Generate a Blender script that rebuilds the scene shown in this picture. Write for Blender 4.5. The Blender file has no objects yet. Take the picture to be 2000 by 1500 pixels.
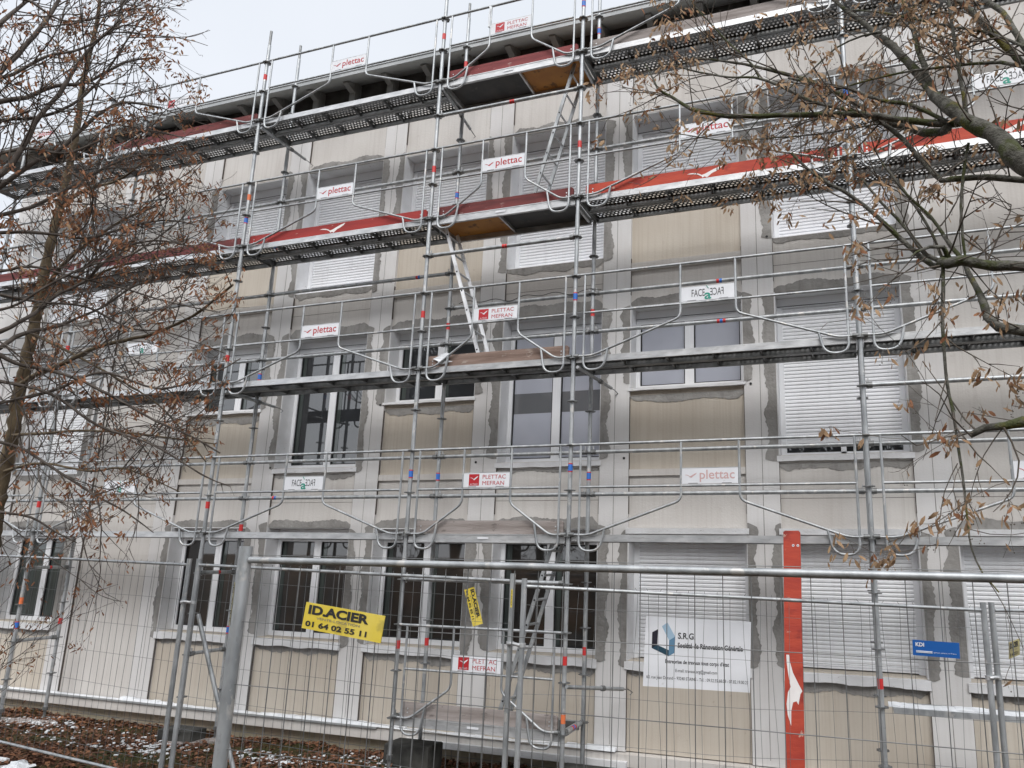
import bpy, math, random
from mathutils import Vector, Matrix
R = math.radians
S = bpy.context.scene
COL = S.collection
rnd = random.Random(7)

# ------------------------------------------------------------------ camera
cd = bpy.data.cameras.new("camera"); cam = bpy.data.objects.new("camera", cd); COL.objects.link(cam)
cd.sensor_width = 36.0; cd.lens = 1399.08 / 2000 * 36
cd.shift_x = -201.09 / 2000; cd.shift_y = 32.36 / 2000
cd.clip_start = 0.05; cd.clip_end = 600
_yaw, _pit, _rol = -0.319705, 0.212622, 0.0162055
_f = Vector((math.sin(_yaw) * math.cos(_pit), math.cos(_yaw) * math.cos(_pit), math.sin(_pit)))
_r = Vector((math.cos(_yaw), -math.sin(_yaw), 0)); _u = _r.cross(_f)
_r2 = _r * math.cos(_rol) + _u * math.sin(_rol); _u2 = -_r * math.sin(_rol) + _u * math.cos(_rol)
cam.matrix_world = Matrix(((_r2.x, _u2.x, -_f.x, 11.1329), (_r2.y, _u2.y, -_f.y, -7.3673), (_r2.z, _u2.z, -_f.z, 1.8096), (0, 0, 0, 1)))
S.camera = cam

# ------------------------------------------------------------------ overcast sky and sun
W = bpy.data.worlds.new("World"); S.world = W; W.use_nodes = True
nt = W.node_tree; nt.nodes.clear()
def N(nt, t, **kw):
    n = nt.nodes.new(t)
    for k, v in kw.items(): setattr(n, k, v)
    return n
SUN_EL, SUN_AZ = 48, 200          # behind the camera, veiled by cloud
sky = N(nt, 'ShaderNodeTexSky', sky_type='NISHITA', sun_disc=False, sun_elevation=R(SUN_EL), sun_rotation=R(SUN_AZ), dust_density=4.0)
tc = N(nt, 'ShaderNodeTexCoord'); nz = N(nt, 'ShaderNodeTexNoise'); nz.inputs['Scale'].default_value = 2.2; nz.inputs['Detail'].default_value = 5
nt.links.new(tc.outputs['Generated'], nz.inputs['Vector'])
rp = N(nt, 'ShaderNodeValToRGB'); rp.color_ramp.elements[0].color = (5.8, 6.15, 6.6, 1); rp.color_ramp.elements[1].color = (6.4, 6.65, 7.1, 1)
rp.color_ramp.elements[0].position = .3; rp.color_ramp.elements[1].position = .7
nt.links.new(nz.outputs['Fac'], rp.inputs['Fac'])
mx = N(nt, 'ShaderNodeMix', data_type='RGBA'); mx.inputs['Factor'].default_value = 0.9
nt.links.new(sky.outputs[0], mx.inputs[6]); nt.links.new(rp.outputs[0], mx.inputs[7])
bg = N(nt, 'ShaderNodeBackground'); bg.inputs['Strength'].default_value = 0.09
# cloud is brighter towards the veiled sun behind the camera and overhead
sp = N(nt, 'ShaderNodeSeparateXYZ'); nt.links.new(tc.outputs['Generated'], sp.inputs[0])
mr0 = N(nt, 'ShaderNodeMapRange', clamp=True); mr0.inputs['From Min'].default_value = .15; mr0.inputs['From Max'].default_value = -.75; mr0.inputs['To Min'].default_value = 1; mr0.inputs['To Max'].default_value = 2.1
nt.links.new(sp.outputs['Y'], mr0.inputs[0])
vm = N(nt, 'ShaderNodeVectorMath', operation='SCALE'); nt.links.new(mx.outputs[2], vm.inputs[0]); nt.links.new(mr0.outputs[0], vm.inputs['Scale'])
nt.links.new(vm.outputs[0], bg.inputs['Color'])
wo = N(nt, 'ShaderNodeOutputWorld'); nt.links.new(bg.outputs[0], wo.inputs[0])
sl = bpy.data.lights.new("sun", 'SUN'); sl.energy = 1.5; sl.angle = R(35); sl.color = (1, .975, .94)
so = bpy.data.objects.new("sun", sl); COL.objects.link(so)
so.rotation_euler = (R(90 - SUN_EL), 0, R(22))
S.view_settings.view_transform = 'Standard'; S.view_settings.look = 'None'; S.view_settings.gamma = 1
S.view_settings.exposure = 0.72

# ------------------------------------------------------------------ materials
MATS = {}
def mat(name, col, rough=.7, metal=0, col2=None, scale=8, detail=6, stretch=(1, 1, 1), bump=0, bscale=60, lo=.35, hi=.65, spec=.5, streak=None, coat=0, third=None, rvar=0):
    m = bpy.data.materials.new(name); m.use_nodes = True; t = m.node_tree; b = t.nodes['Principled BSDF']
    b.inputs['Roughness'].default_value = rough; b.inputs['Metallic'].default_value = metal
    b.inputs['Specular IOR Level'].default_value = spec; b.inputs['Coat Weight'].default_value = coat
    b.inputs['Base Color'].default_value = (*col, 1)
    c = N(t, 'ShaderNodeTexCoord'); mp = N(t, 'ShaderNodeMapping'); mp.inputs['Scale'].default_value = stretch
    t.links.new(c.outputs['Object'], mp.inputs[0])
    out = None
    if col2:
        n = N(t, 'ShaderNodeTexNoise'); n.inputs['Scale'].default_value = scale; n.inputs['Detail'].default_value = detail
        t.links.new(mp.outputs[0], n.inputs['Vector'])
        r = N(t, 'ShaderNodeValToRGB'); e = r.color_ramp.elements
        e[0].position = lo; e[1].position = hi; e[0].color = (*col, 1); e[1].color = (*col2, 1)
        t.links.new(n.outputs['Fac'], r.inputs[0]); out = r.outputs[0]
        if rvar:
            mr = N(t, 'ShaderNodeMapRange'); mr.inputs['To Min'].default_value = rough - rvar; mr.inputs['To Max'].default_value = rough + rvar
            t.links.new(n.outputs['Fac'], mr.inputs[0]); t.links.new(mr.outputs[0], b.inputs['Roughness'])
    for lay in (streak, third):
        if lay:
            sc, st, l2, h2, cc, amt = lay
            mp2 = N(t, 'ShaderNodeMapping'); mp2.inputs['Scale'].default_value = st; t.links.new(c.outputs['Object'], mp2.inputs[0])
            n2 = N(t, 'ShaderNodeTexNoise'); n2.inputs['Scale'].default_value = sc; n2.inputs['Detail'].default_value = 5; n2.inputs['Roughness'].default_value = .6
            t.links.new(mp2.outputs[0], n2.inputs['Vector'])
            mr = N(t, 'ShaderNodeMapRange', clamp=True); mr.inputs['From Min'].default_value = l2; mr.inputs['From Max'].default_value = h2; mr.inputs['To Max'].default_value = amt
            t.links.new(n2.outputs['Fac'], mr.inputs[0])
            x = N(t, 'ShaderNodeMix', data_type='RGBA'); t.links.new(mr.outputs[0], x.inputs['Factor'])
            if out: t.links.new(out, x.inputs[6])
            else: x.inputs[6].default_value = (*col, 1)
            x.inputs[7].default_value = (*cc, 1); out = x.outputs[2]
    if out: t.links.new(out, b.inputs['Base Color'])
    if bump:
        n3 = N(t, 'ShaderNodeTexNoise'); n3.inputs['Scale'].default_value = bscale; n3.inputs['Detail'].default_value = 6
        t.links.new(mp.outputs[0], n3.inputs['Vector'])
        bp = N(t, 'ShaderNodeBump'); bp.inputs['Strength'].default_value = bump; bp.inputs['Distance'].default_value = .01
        t.links.new(n3.outputs['Fac'], bp.inputs['Height']); t.links.new(bp.outputs[0], b.inputs['Normal'])
    MATS[name] = m
    return m
mat('panel', (.56, .53, .50), .85, 0, (.64, .615, .585), .9, 6, (1, 1, 1), .25, 45, streak=(3.2, (9, 9, .28), .48, .78, (.40, .36, .33), .38), third=(14, (1, 1, 1), .68, .76, (.40, .35, .32), .3))
mat('pilaster', (.62, .605, .595), .85, 0, (.68, .67, .665), 1.1, 6, (1, 1, 1), .2, 50, streak=(3.5, (10, 10, .3), .5, .8, (.50, .47, .44), .32), third=(17, (1, 1, 1), .68, .75, (.4, .36, .33), .35))
mat('beige', (.51, .455, .385), .85, 0, (.57, .52, .45), 1.0, 6, (1, 1, 1), .2, 50, streak=(3.6, (11, 11, .25), .46, .76, (.38, .31, .24), .42), third=(12, (1, 1, 1), .68, .76, (.3, .22, .17), .4))
mat('mortar', (.235, .225, .213), .95, 0, (.33, .32, .305), 3.4, 9, (1, 1, 1), .9, 24, streak=(5, (2.5, 2.5, .8), .50, .72, (.17, .16, .15), .6), third=(9, (1, 1, 1), .62, .72, (.42, .41, .40), .5))
mat('joint', (.11, .095, .085), .95)
mat('plinth', (.40, .355, .255), .9, 0, (.52, .43, .32), 2, 6, (1, 1, 1), .4, 40, streak=(5, (3, 3, 1), .58, .72, (.2, .13, .08), .6))
mat('plaster', (.64, .64, .645), .7, 0, (.76, .765, .78), 3, 6, (1, 1, 1), .35, 30, third=(16, (1, 1, 2.5), .66, .7, (.2, .18, .16), .5))
mat('pvc', (.78, .79, .82), .35, 0, (.83, .84, .86), 2, 4)
mat('slat', (.80, .81, .84), .4, 0, (.85, .86, .88), 1.2, 5, streak=(2.2, (6, 6, .5), .5, .85, (.62, .62, .64), .5))
mat('gasket', (.012, .012, .014), .6)
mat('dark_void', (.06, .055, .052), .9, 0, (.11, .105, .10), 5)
mat('roof_grey', (.30, .315, .32), .5, .2, (.38, .39, .39), 3, bump=.1)
mat('roof_edge', (.55, .57, .58), .35, .5, (.68, .70, .71), 3)
mat('soffit', (.42, .43, .42), .8, 0, (.50, .51, .50), 2, 6)
mat('bracket', (.24, .24, .235), .8, 0, (.32, .32, .31), 5)
mat('galv', (.30, .315, .325), .5, .6, (.47, .485, .495), 14, 8, (1, 1, .35), .15, 90, rvar=.12, third=(11, (1, 1, .6), .60, .66, (.60, .58, .55), .7), streak=(26, (1, 1, .5), .6, .7, (.2, .19, .185), .5))
mat('galv_dark', (.15, .155, .155), .5, .65, (.26, .265, .265), 10, 7, rvar=.12, streak=(20, (1, 1, 1), .58, .7, (.3, .29, .27), .4))
mat('alu', (.42, .43, .44), .45, .6, (.60, .605, .61), 9, 7, (.5, 1, 1), .1, 60, rvar=.1, streak=(7, (1, 1, 6), .56, .68, (.3, .29, .285), .55))
mat('ply_dark', (.03, .03, .032), .55, 0, (.055, .053, .05), 4, 6, streak=(6, (1, 1, 1), .6, .68, (.16, .15, .13), .35))
mat('ply_orange', (.50, .22, .035), .55, 0, (.38, .15, .025), 3, 6, streak=(5, (1, 1, 1), .56, .64, (.10, .045, .015), .8))
mat('wood_grey', (.21, .18, .165), .9, 0, (.33, .295, .28), 6, 8, (.25, 2, 3), .5, 40, streak=(8, (1, 1, 2), .6, .66, (.09, .075, .07), .6))
mat('wood_brown', (.15, .10, .08), .9, 0, (.28, .20, .165), 6, 8, (.25, 2, 3), .5, 40, streak=(6, (1, 1, 2), .6, .66, (.42, .37, .33), .5))
mat('red_dull', (.16, .03, .032), .8, 0, (.24, .05, .05), 5, 7, (.4, 1, 3), .3, 40, streak=(9, (1, 1, 2.5), .62, .66, (.5, .38, .34), .5))
mat('red_dark', (.095, .018, .018), .8, 0, (.17, .034, .032), 5, 7, (.4, 1, 3), .3, 40, streak=(9, (1, 1, 2.5), .62, .66, (.4, .28, .25), .4))
mat('red_bright', (.24, .014, .012), .7, 0, (.33, .024, .018), 4, 7, (.4, 1, 3), .2, 40, streak=(10, (1, 1, 2), .66, .69, (.5, .4, .32), .5))
mat('red_orange', (.33, .028, .014), .7, 0, (.46, .055, .022), 4, 7, (.5, 1, 2), .25, 40, streak=(7, (.7, 1, 1), .55, .68, (.20, .012, .008), .8), third=(9, (1, 1, 1), .66, .70, (.55, .42, .33), .7))
mat('white_mark', (.72, .68, .66), .7, 0, (.80, .76, .74), 8)
mat('sign_white', (.66, .67, .70), .5, 0, (.76, .77, .80), 3, 5, streak=(11, (1, 1, 1), .68, .74, (.45, .43, .42), .4))
mat('sign_red', (.42, .012, .02), .5)
mat('sign_red_faded', (.56, .36, .35), .6)
mat('sign_grey', (.14, .14, .15), .6)
mat('sign_green', (.02, .26, .19), .6)
mat('ink', (.02, .02, .022), .6)
mat('ink_grey', (.16, .16, .18), .6)
mat('sign_yellow', (.66, .50, .03), .5, 0, (.72, .57, .10), 6, 6, streak=(9, (1, 1, 1), .58, .66, (.30, .23, .06), .45))
mat('sign_yellow_pale', (.52, .46, .22), .6, 0, (.44, .39, .20), 10)
mat('sign_blue', (.005, .085, .32), .4, 0, (.008, .10, .37), 6)
mat('logo_dark', (.012, .01, .02), .5)
mat('logo_teal', (.012, .05, .08), .5)
mat('logo_blue', (.10, .21, .32), .5)
mat('logo_light', (.33, .46, .58), .5)
mat('band_red', (.55, .03, .03), .5)
mat('band_blue', (.03, .15, .52), .5)
mat('band_orange', (.70, .17, .06), .6)
mat('wire', (.17, .175, .18), .5, .6)
mat('concrete', (.022, .022, .02), .95, 0, (.065, .064, .058), 6, 8, bump=.6, bscale=30)
mat('bark', (.055, .052, .042), .95, 0, (.15, .145, .125), 22, 10, (1, 1, 1), 1.0, 90, streak=(6, (1, 1, 1), .50, .58, (.05, .06, .012), .85), third=(4.5, (1, 1, 1), .60, .66, (.12, .105, .012), .85))
mat('bark_brown', (.09, .065, .038), .9, 0, (.17, .13, .08), 14, 8, (1, 1, .5), .7, 60)
mat('twig', (.06, .048, .038), .85, 0, (.12, .10, .08), 12, 5)
mat('twig_left', (.06, .046, .038), .85, 0, (.125, .105, .09), 12, 5)
mat('leaf_tan', (.20, .11, .055), .85, 0, (.40, .275, .165), 5, 3, lo=.3, hi=.7)
mat('leaf_rust', (.15, .055, .024), .85, 0, (.29, .135, .065), 5, 3, lo=.3, hi=.7)
mat('litter', (.075, .030, .016), .9, 0, (.16, .075, .040), 8, 3)
mat('foam', (.60, .62, .64), .8, 0, (.76, .77, .78), 20)
mat('snow', (.62, .64, .67), .7, 0, (.76, .78, .80), 9, bump=.4, bscale=40)
mat('grass', (.055, .065, .02), .9, 0, (.10, .095, .035), 6)
mat('curtain', (.045, .06, .055), .8, 0, (.02, .028, .026), 2, 3, (14, 1, .3), coat=1)
mat('cable', (.02, .02, .02), .5)

def glass(name, col, rough=.03, blotch=None):
    m = bpy.data.materials.new(name); m.use_nodes = True; t = m.node_tree; b = t.nodes['Principled BSDF']
    b.inputs['Base Color'].default_value = (*col, 1); b.inputs['Roughness'].default_value = .4
    b.inputs['Specular IOR Level'].default_value = .3
    b.inputs['Coat Weight'].default_value = 1; b.inputs['Coat Roughness'].default_value = rough; b.inputs['Coat IOR'].default_value = 1.75
    if blotch:
        c = N(t, 'ShaderNodeTexCoord'); n = N(t, 'ShaderNodeTexNoise'); n.inputs['Scale'].default_value = 1.6
        t.links.new(c.outputs['Object'], n.inputs['Vector']); r = N(t, 'ShaderNodeValToRGB')
        r.color_ramp.elements[0].color = (*col, 1); r.color_ramp.elements[1].color = (*blotch, 1)
        r.color_ramp.elements[0].position = .45; r.color_ramp.elements[1].position = .7
        t.links.new(n.outputs['Fac'], r.inputs[0]); t.links.new(r.outputs[0], b.inputs['Base Color'])
    MATS[name] = m
glass('glass_dark', (.010, .008, .007), .02, (.034, .022, .015))
glass('glass_upper', (.006, .007, .009), .01, (.014, .016, .020))
glass('blind', (.43, .45, .52), .03, (.48, .50, .57))
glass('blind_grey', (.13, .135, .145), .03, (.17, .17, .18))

def perforated():
    m = bpy.data.materials.new('perforated_steel'); m.use_nodes = True; t = m.node_tree; b = t.nodes['Principled BSDF']
    b.inputs['Metallic'].default_value = .7; b.inputs['Roughness'].default_value = .5; b.inputs['Base Color'].default_value = (.19, .195, .195, 1)
    c = N(t, 'ShaderNodeTexCoord'); s = N(t, 'ShaderNodeSeparateXYZ'); t.links.new(c.outputs['Object'], s.inputs[0])
    def M(op, a, bb=None, cc=None):
        n = N(t, 'ShaderNodeMath', operation=op)
        for i, v in enumerate((a, bb, cc)):
            if v is None: continue
            if isinstance(v, (int, float)): n.inputs[i].default_value = v
            else: t.links.new(v, n.inputs[i])
        return n.outputs[0]
    py = .048; px = .052
    yy = M('DIVIDE', M('ADD', s.outputs['Y'], .012), py); row = M('FLOOR', yy); fy = M('SUBTRACT', M('SUBTRACT', yy, row), .5)
    sh = M('MULTIPLY', M('PINGPONG', row, 1), .5)
    xx = M('ADD', M('DIVIDE', s.outputs['X'], px), sh); fx = M('SUBTRACT', M('SUBTRACT', xx, M('FLOOR', xx)), .5)
    d = M('ADD', M('POWER', M('MULTIPLY', fx, px), 2), M('POWER', M('MULTIPLY', fy, py), 2))
    hole = M('LESS_THAN', d, .0148 ** 2)
    blk = M('DIVIDE', s.outputs['X'], .52); fb = M('SUBTRACT', blk, M('FLOOR', blk)); hole = M('MULTIPLY', hole, M('GREATER_THAN', fb, .06))
    tr = N(t, 'ShaderNodeBsdfTransparent'); ms = N(t, 'ShaderNodeMixShader')
    t.links.new(hole, ms.inputs[0]); t.links.new(b.outputs[0], ms.inputs[1]); t.links.new(tr.outputs[0], ms.inputs[2])
    t.links.new(ms.outputs[0], t.nodes['Material Output'].inputs[0])
    MATS['perforated_steel'] = m
perforated()

def ground_mat():
    m = bpy.data.materials.new('ground'); m.use_nodes = True; t = m.node_tree; b = t.nodes['Principled BSDF']
    b.inputs['Roughness'].default_value = .95; b.inputs['Specular IOR Level'].default_value = .2
    c = N(t, 'ShaderNodeTexCoord')
    def nz(sc, det=6):
        n = N(t, 'ShaderNodeTexNoise'); n.inputs['Scale'].default_value = sc; n.inputs['Detail'].default_value = det; t.links.new(c.outputs['Object'], n.inputs['Vector']); return n
    a = nz(1.3); r = N(t, 'ShaderNodeValToRGB'); e = r.color_ramp.elements
    e[0].position = .38; e[0].color = (.075, .028, .014, 1); e[1].position = .62; e[1].color = (.055, .058, .02, 1)
    t.links.new(a.outputs['Fac'], r.inputs[0])
    f = nz(45, 8); r2 = N(t, 'ShaderNodeValToRGB'); r2.color_ramp.elements[0].position = .4; r2.color_ramp.elements[0].color = (.35, .32, .3, 1); r2.color_ramp.elements[1].position = .66; r2.color_ramp.elements[1].color = (1.7, 1.5, 1.4, 1)
    t.links.new(f.outputs['Fac'], r2.inputs[0])
    x = N(t, 'ShaderNodeMix', data_type='RGBA', blend_type='MULTIPLY'); x.inputs['Factor'].default_value = 1
    t.links.new(r.outputs[0], x.inputs[6]); t.links.new(r2.outputs[0], x.inputs[7])
    t.links.new(x.outputs[2], b.inputs['Base Color'])
    bp = N(t, 'ShaderNodeBump'); bp.inputs['Strength'].default_value = 1; bp.inputs['Distance'].default_value = .04; t.links.new(f.outputs['Fac'], bp.inputs['Height']); t.links.new(bp.outputs[0], b.inputs['Normal'])
    MATS['ground'] = m
ground_mat()

# ------------------------------------------------------------------ mesh helpers
class MB:
    def __init__(s): s.v = []; s.f = []; s.m = []; s.sm = []; s.ms = []
    def mi(s, m):
        if m not in s.ms: s.ms.append(m)
        return s.ms.index(m)
    def add(s, vs, fs, m, smooth=False):
        o = len(s.v); k = s.mi(m); s.v.extend([tuple(q) for q in vs])
        for f in fs: s.f.append([i + o for i in f]); s.m.append(k); s.sm.append(smooth)
    def box(s, a, b, m, bev=0):
        x0, y0, z0 = a; x1, y1, z1 = b
        if x0 > x1: x0, x1 = x1, x0
        if y0 > y1: y0, y1 = y1, y0
        if z0 > z1: z0, z1 = z1, z0
        s.add([(x0, y0, z0), (x1, y0, z0), (x1, y1, z0), (x0, y1, z0), (x0, y0, z1), (x1, y0, z1), (x1, y1, z1), (x0, y1, z1)],
              [(0, 3, 2, 1), (4, 5, 6, 7), (0, 1, 5, 4), (1, 2, 6, 5), (2, 3, 7, 6), (3, 0, 4, 7)], m)
    def obox(s, M, a, b, m):
        n = len(s.v); s.box(a, b, m)
        for i in range(n, len(s.v)): s.v[i] = tuple(M @ Vector(s.v[i]))
    def tube(s, pts, r, m, n=8, cap=True, r1=None):
        pts = [Vector(p) for p in pts]; k = len(pts)
        rr = r if isinstance(r, (list, tuple)) else [r + ((r1 if r1 is not None else r) - r) * i / max(1, k - 1) for i in range(k)]
        t0 = (pts[1] - pts[0]).normalized(); a = t0.orthogonal().normalized(); vs = []
        for i in range(k):
            if i == 0: t = t0
            elif i == k - 1: t = (pts[i] - pts[i - 1]).normalized()
            else:
                t = (pts[i + 1] - pts[i - 1])
                t = t.normalized() if t.length > 1e-9 else t0
            a = (a - t * a.dot(t));
            a = a.normalized() if a.length > 1e-6 else t.orthogonal().normalized()
            b = t.cross(a)
            for j in range(n):
                q = 2 * math.pi * j / n; vs.append(pts[i] + (a * math.cos(q) + b * math.sin(q)) * rr[i])
        fs = [(i * n + j, i * n + (j + 1) % n, (i + 1) * n + (j + 1) % n, (i + 1) * n + j) for i in range(k - 1) for j in range(n)]
        s.add(vs, fs, m, True)
        if cap: s.add([vs[j] for j in range(n)] + vs[-n:], [tuple(range(n - 1, -1, -1)), tuple(range(n, 2 * n))], m)
    def prism(s, pts, y0, y1, m):          # polygon in x,z extruded along y (front face at y0)
        n = len(pts); vs = [(x, y0, z) for x, z in pts] + [(x, y1, z) for x, z in pts]
        ar = sum(pts[i][0] * pts[(i + 1) % n][1] - pts[(i + 1) % n][0] * pts[i][1] for i in range(n))
        fr = tuple(range(n)) if ar > 0 else tuple(range(n - 1, -1, -1))
        bk = tuple(i + n for i in reversed(fr))
        sd = [((fr[(i + 1) % n]), fr[i], fr[i] + n, fr[(i + 1) % n] + n) for i in range(n)]
        s.add(vs, [fr, bk] + sd, m)
    def text(s, string, x, z, y, m, height=None, width=None, align='L', mirror=False, bold=0, M=None):
        vs, fs, w, h = text_mesh(string, bold)
        kz = (height / h) if height else (width / w); kx = (width / w) if width else kz
        ox = {'L': 0, 'C': -w / 2, 'R': -w}[align]
        out = []
        for vx, vy in vs:
            X = (vx + ox) * kx
            if mirror: X = ((w + ox) - vx) * kx if align == 'L' else -X
            out.append((x + X, y, z + vy * kz))
        if M: out = [M @ Vector(q) for q in out]
        s.add(out, [tuple(reversed(f)) for f in fs] if mirror else fs, m)
    def build(s, name, parent=None, loc=None, sharp=True):
        me = bpy.data.meshes.new(name); me.from_pydata(s.v, [], s.f)
        for q in s.ms: me.materials.append(MATS[q])
        me.polygons.foreach_set('material_index', s.m); me.polygons.foreach_set('use_smooth', s.sm); me.update()
        o = bpy.data.objects.new(name, me); COL.objects.link(o)
        if parent: o.parent = parent
        if loc: o.location = loc
        return o
_tc = {}
def text_mesh(string, bold=0):
    key = (string, bold)
    if key not in _tc:
        cu = bpy.data.curves.new('t', 'FONT'); cu.body = string; cu.size = 1; cu.offset = bold; cu.resolution_u = 3
        o = bpy.data.objects.new('t', cu); COL.objects.link(o)
        me = o.to_mesh()
        vs = [(v.co.x, v.co.y) for v in me.vertices]; fs = [tuple(p.vertices) for p in me.polygons]
        fs2 = []
        for f in fs:
            a = sum(vs[f[i]][0] * vs[f[(i + 1) % len(f)]][1] - vs[f[(i + 1) % len(f)]][0] * vs[f[i]][1] for i in range(len(f)))
            fs2.append(f if a > 0 else tuple(reversed(f)))
        x0 = min(v[0] for v in vs); x1 = max(v[0] for v in vs)
        caps = .69
        _tc[key] = ([(a - x0, b) for a, b in vs], fs2, x1 - x0, caps)
        o.to_mesh_clear(); bpy.data.objects.remove(o); bpy.data.curves.remove(cu)
    return _tc[key]
def empty(name, loc=(0, 0, 0), rz=0, label=None, cat=None, group=None):
    o = bpy.data.objects.new(name, None); COL.objects.link(o); o.location = loc; o.rotation_euler = (0, 0, rz); o.empty_display_size = .2
    return tag(o, label, cat, group)
def tag(o, label=None, cat=None, group=None, kind=None):
    if label: o['label'] = label
    if cat: o['category'] = cat
    if group: o['group'] = group
    if kind: o['kind'] = kind
    return o
def cp(o, parent=None, loc=None):
    c = o.copy(); COL.objects.link(c); c.parent = parent
    if loc is not None: c.location = loc
    return c
GULL = [(0, .60), (.10, .66), (.24, .62), (.34, .50), (.42, .33), (.52, .42), (.64, .60), (.80, .82), (1.0, 1.0), (.93, .74), (.80, .50), (.70, .38), (.63, .20), (.56, .02), (.50, .16), (.44, .06), (.41, .22), (.30, .44), (.16, .54)]
def gull(mb, x, z, y, w, h, m, M=None):
    # two halves so that each face stays simple
    body = [(x + a * w, y, z + b * h) for a, b in GULL]
    if M: body = [M @ Vector(q) for q in body]
    L = [0, 1, 2, 3, 4, 17, 18]; Rr = [4, 5, 6, 7, 8, 9, 10, 11, 12]; B = [4, 12, 13, 14, 15, 16, 17]
    for idx in (L, Rr, B):
        mb.add([body[i] for i in idx], [tuple(range(len(idx) - 1, -1, -1))], m)

# ------------------------------------------------------------------ ground
def gz(x, y):
    y = max(min(y, 1.0), -60)
    z = -.68 + .133 * (1 - y) if y > -2 else (-.281 + .06 * (-2 - y) if y > -8 else .08)
    return z
def bumps(x, y):
    return .02 * math.sin(3.1 * x + 1.3 * y) * math.cos(2.3 * y - .7 * x) + .012 * math.sin(7 * x + 2) * math.cos(6.1 * y)
def build_ground():
    xs = [-200, -80, -30, -12] + [-6 + .25 * i for i in range(97)] + [24, 40, 90, 200]
    ys = [-200, -90, -40, -20, -12] + [-8 + .25 * i for i in range(37)] + [3, 8, 30, 90, 250]
    v = []; f = []
    for y in ys:
        for x in xs: v.append((x, y, gz(x, y) + (bumps(x, y) if -8 < y < 1.2 and -6 <= x <= 18.1 else 0)))
    n = len(xs)
    for j in range(len(ys) - 1):
        for i in range(n - 1): f.append((j * n + i, j * n + i + 1, (j + 1) * n + i + 1, (j + 1) * n + i))
    b = MB(); b.add(v, f, 'ground', True); tag(b.build('ground'), kind='structure')
build_ground()

# ------------------------------------------------------------------ building
OX, OW, OP = 1.32, 1.43, 1.808
def ox(c): return OX + OP * c
YP, YW, YB, YF = 1.0, 1.03, 1.045, 1.25      # pilaster face, panel face, beige face, window plane
XL, XR, ZT = -3.54, 21.0, 8.80
G_, F_, T_ = 'ground', 'first', 'top'
OPEN = []                                     # (col, z0, z1, kind)
for c in range(-2, 9):
    if c == -1: continue
    OPEN.append((c, .62, 2.12, 'casement' if c <= 3 else 'shutter'))
    if c in (-2, 1, 3, 5): OPEN.append((c, 2.97, 4.95, {-2: 'shutter', 1: 'casement', 3: 'blind', 5: 'gap'}[c])); OPEN.append((c, 5.66, 7.71, 'shutter'))
    if c in (0, 2, 4): OPEN.append((c, 3.87, 4.95, {0: 'casement', 2: 'casement', 4: 'blind'}[c])); OPEN.append((c, 6.59, 7.71, 'shutter'))
bld = empty('apartment_building', (8, 6, -.7), label='long pale apartment block with grey mortar patches round its white windows', cat='building')
def bpart(mb, name, parent=None):
    o = mb.build(name, parent or bld)
    if not parent: o.location = (-8, -6, .7)
    return o
def wav(a, b, n, amp, seed, lo=0):
    q = random.Random(seed); out = []; w = q.uniform(-1, 1)
    ph = q.uniform(0, 6); f1 = q.uniform(5, 8)
    bite = 0
    for i in range(n + 1):
        t = i / n; w = .50 * w + q.uniform(-1, 1) * .55
        if q.random() < .06: bite = q.uniform(-1.2, 1.0)
        bite *= .72; w += bite * .35
        out.append((a + (b - a) * t, amp * (.55 * math.sin(f1 * (a + (b - a) * t) * 1.6 + ph) + .6 * w) * (1 if lo == 0 else 1)))
    return out
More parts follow.
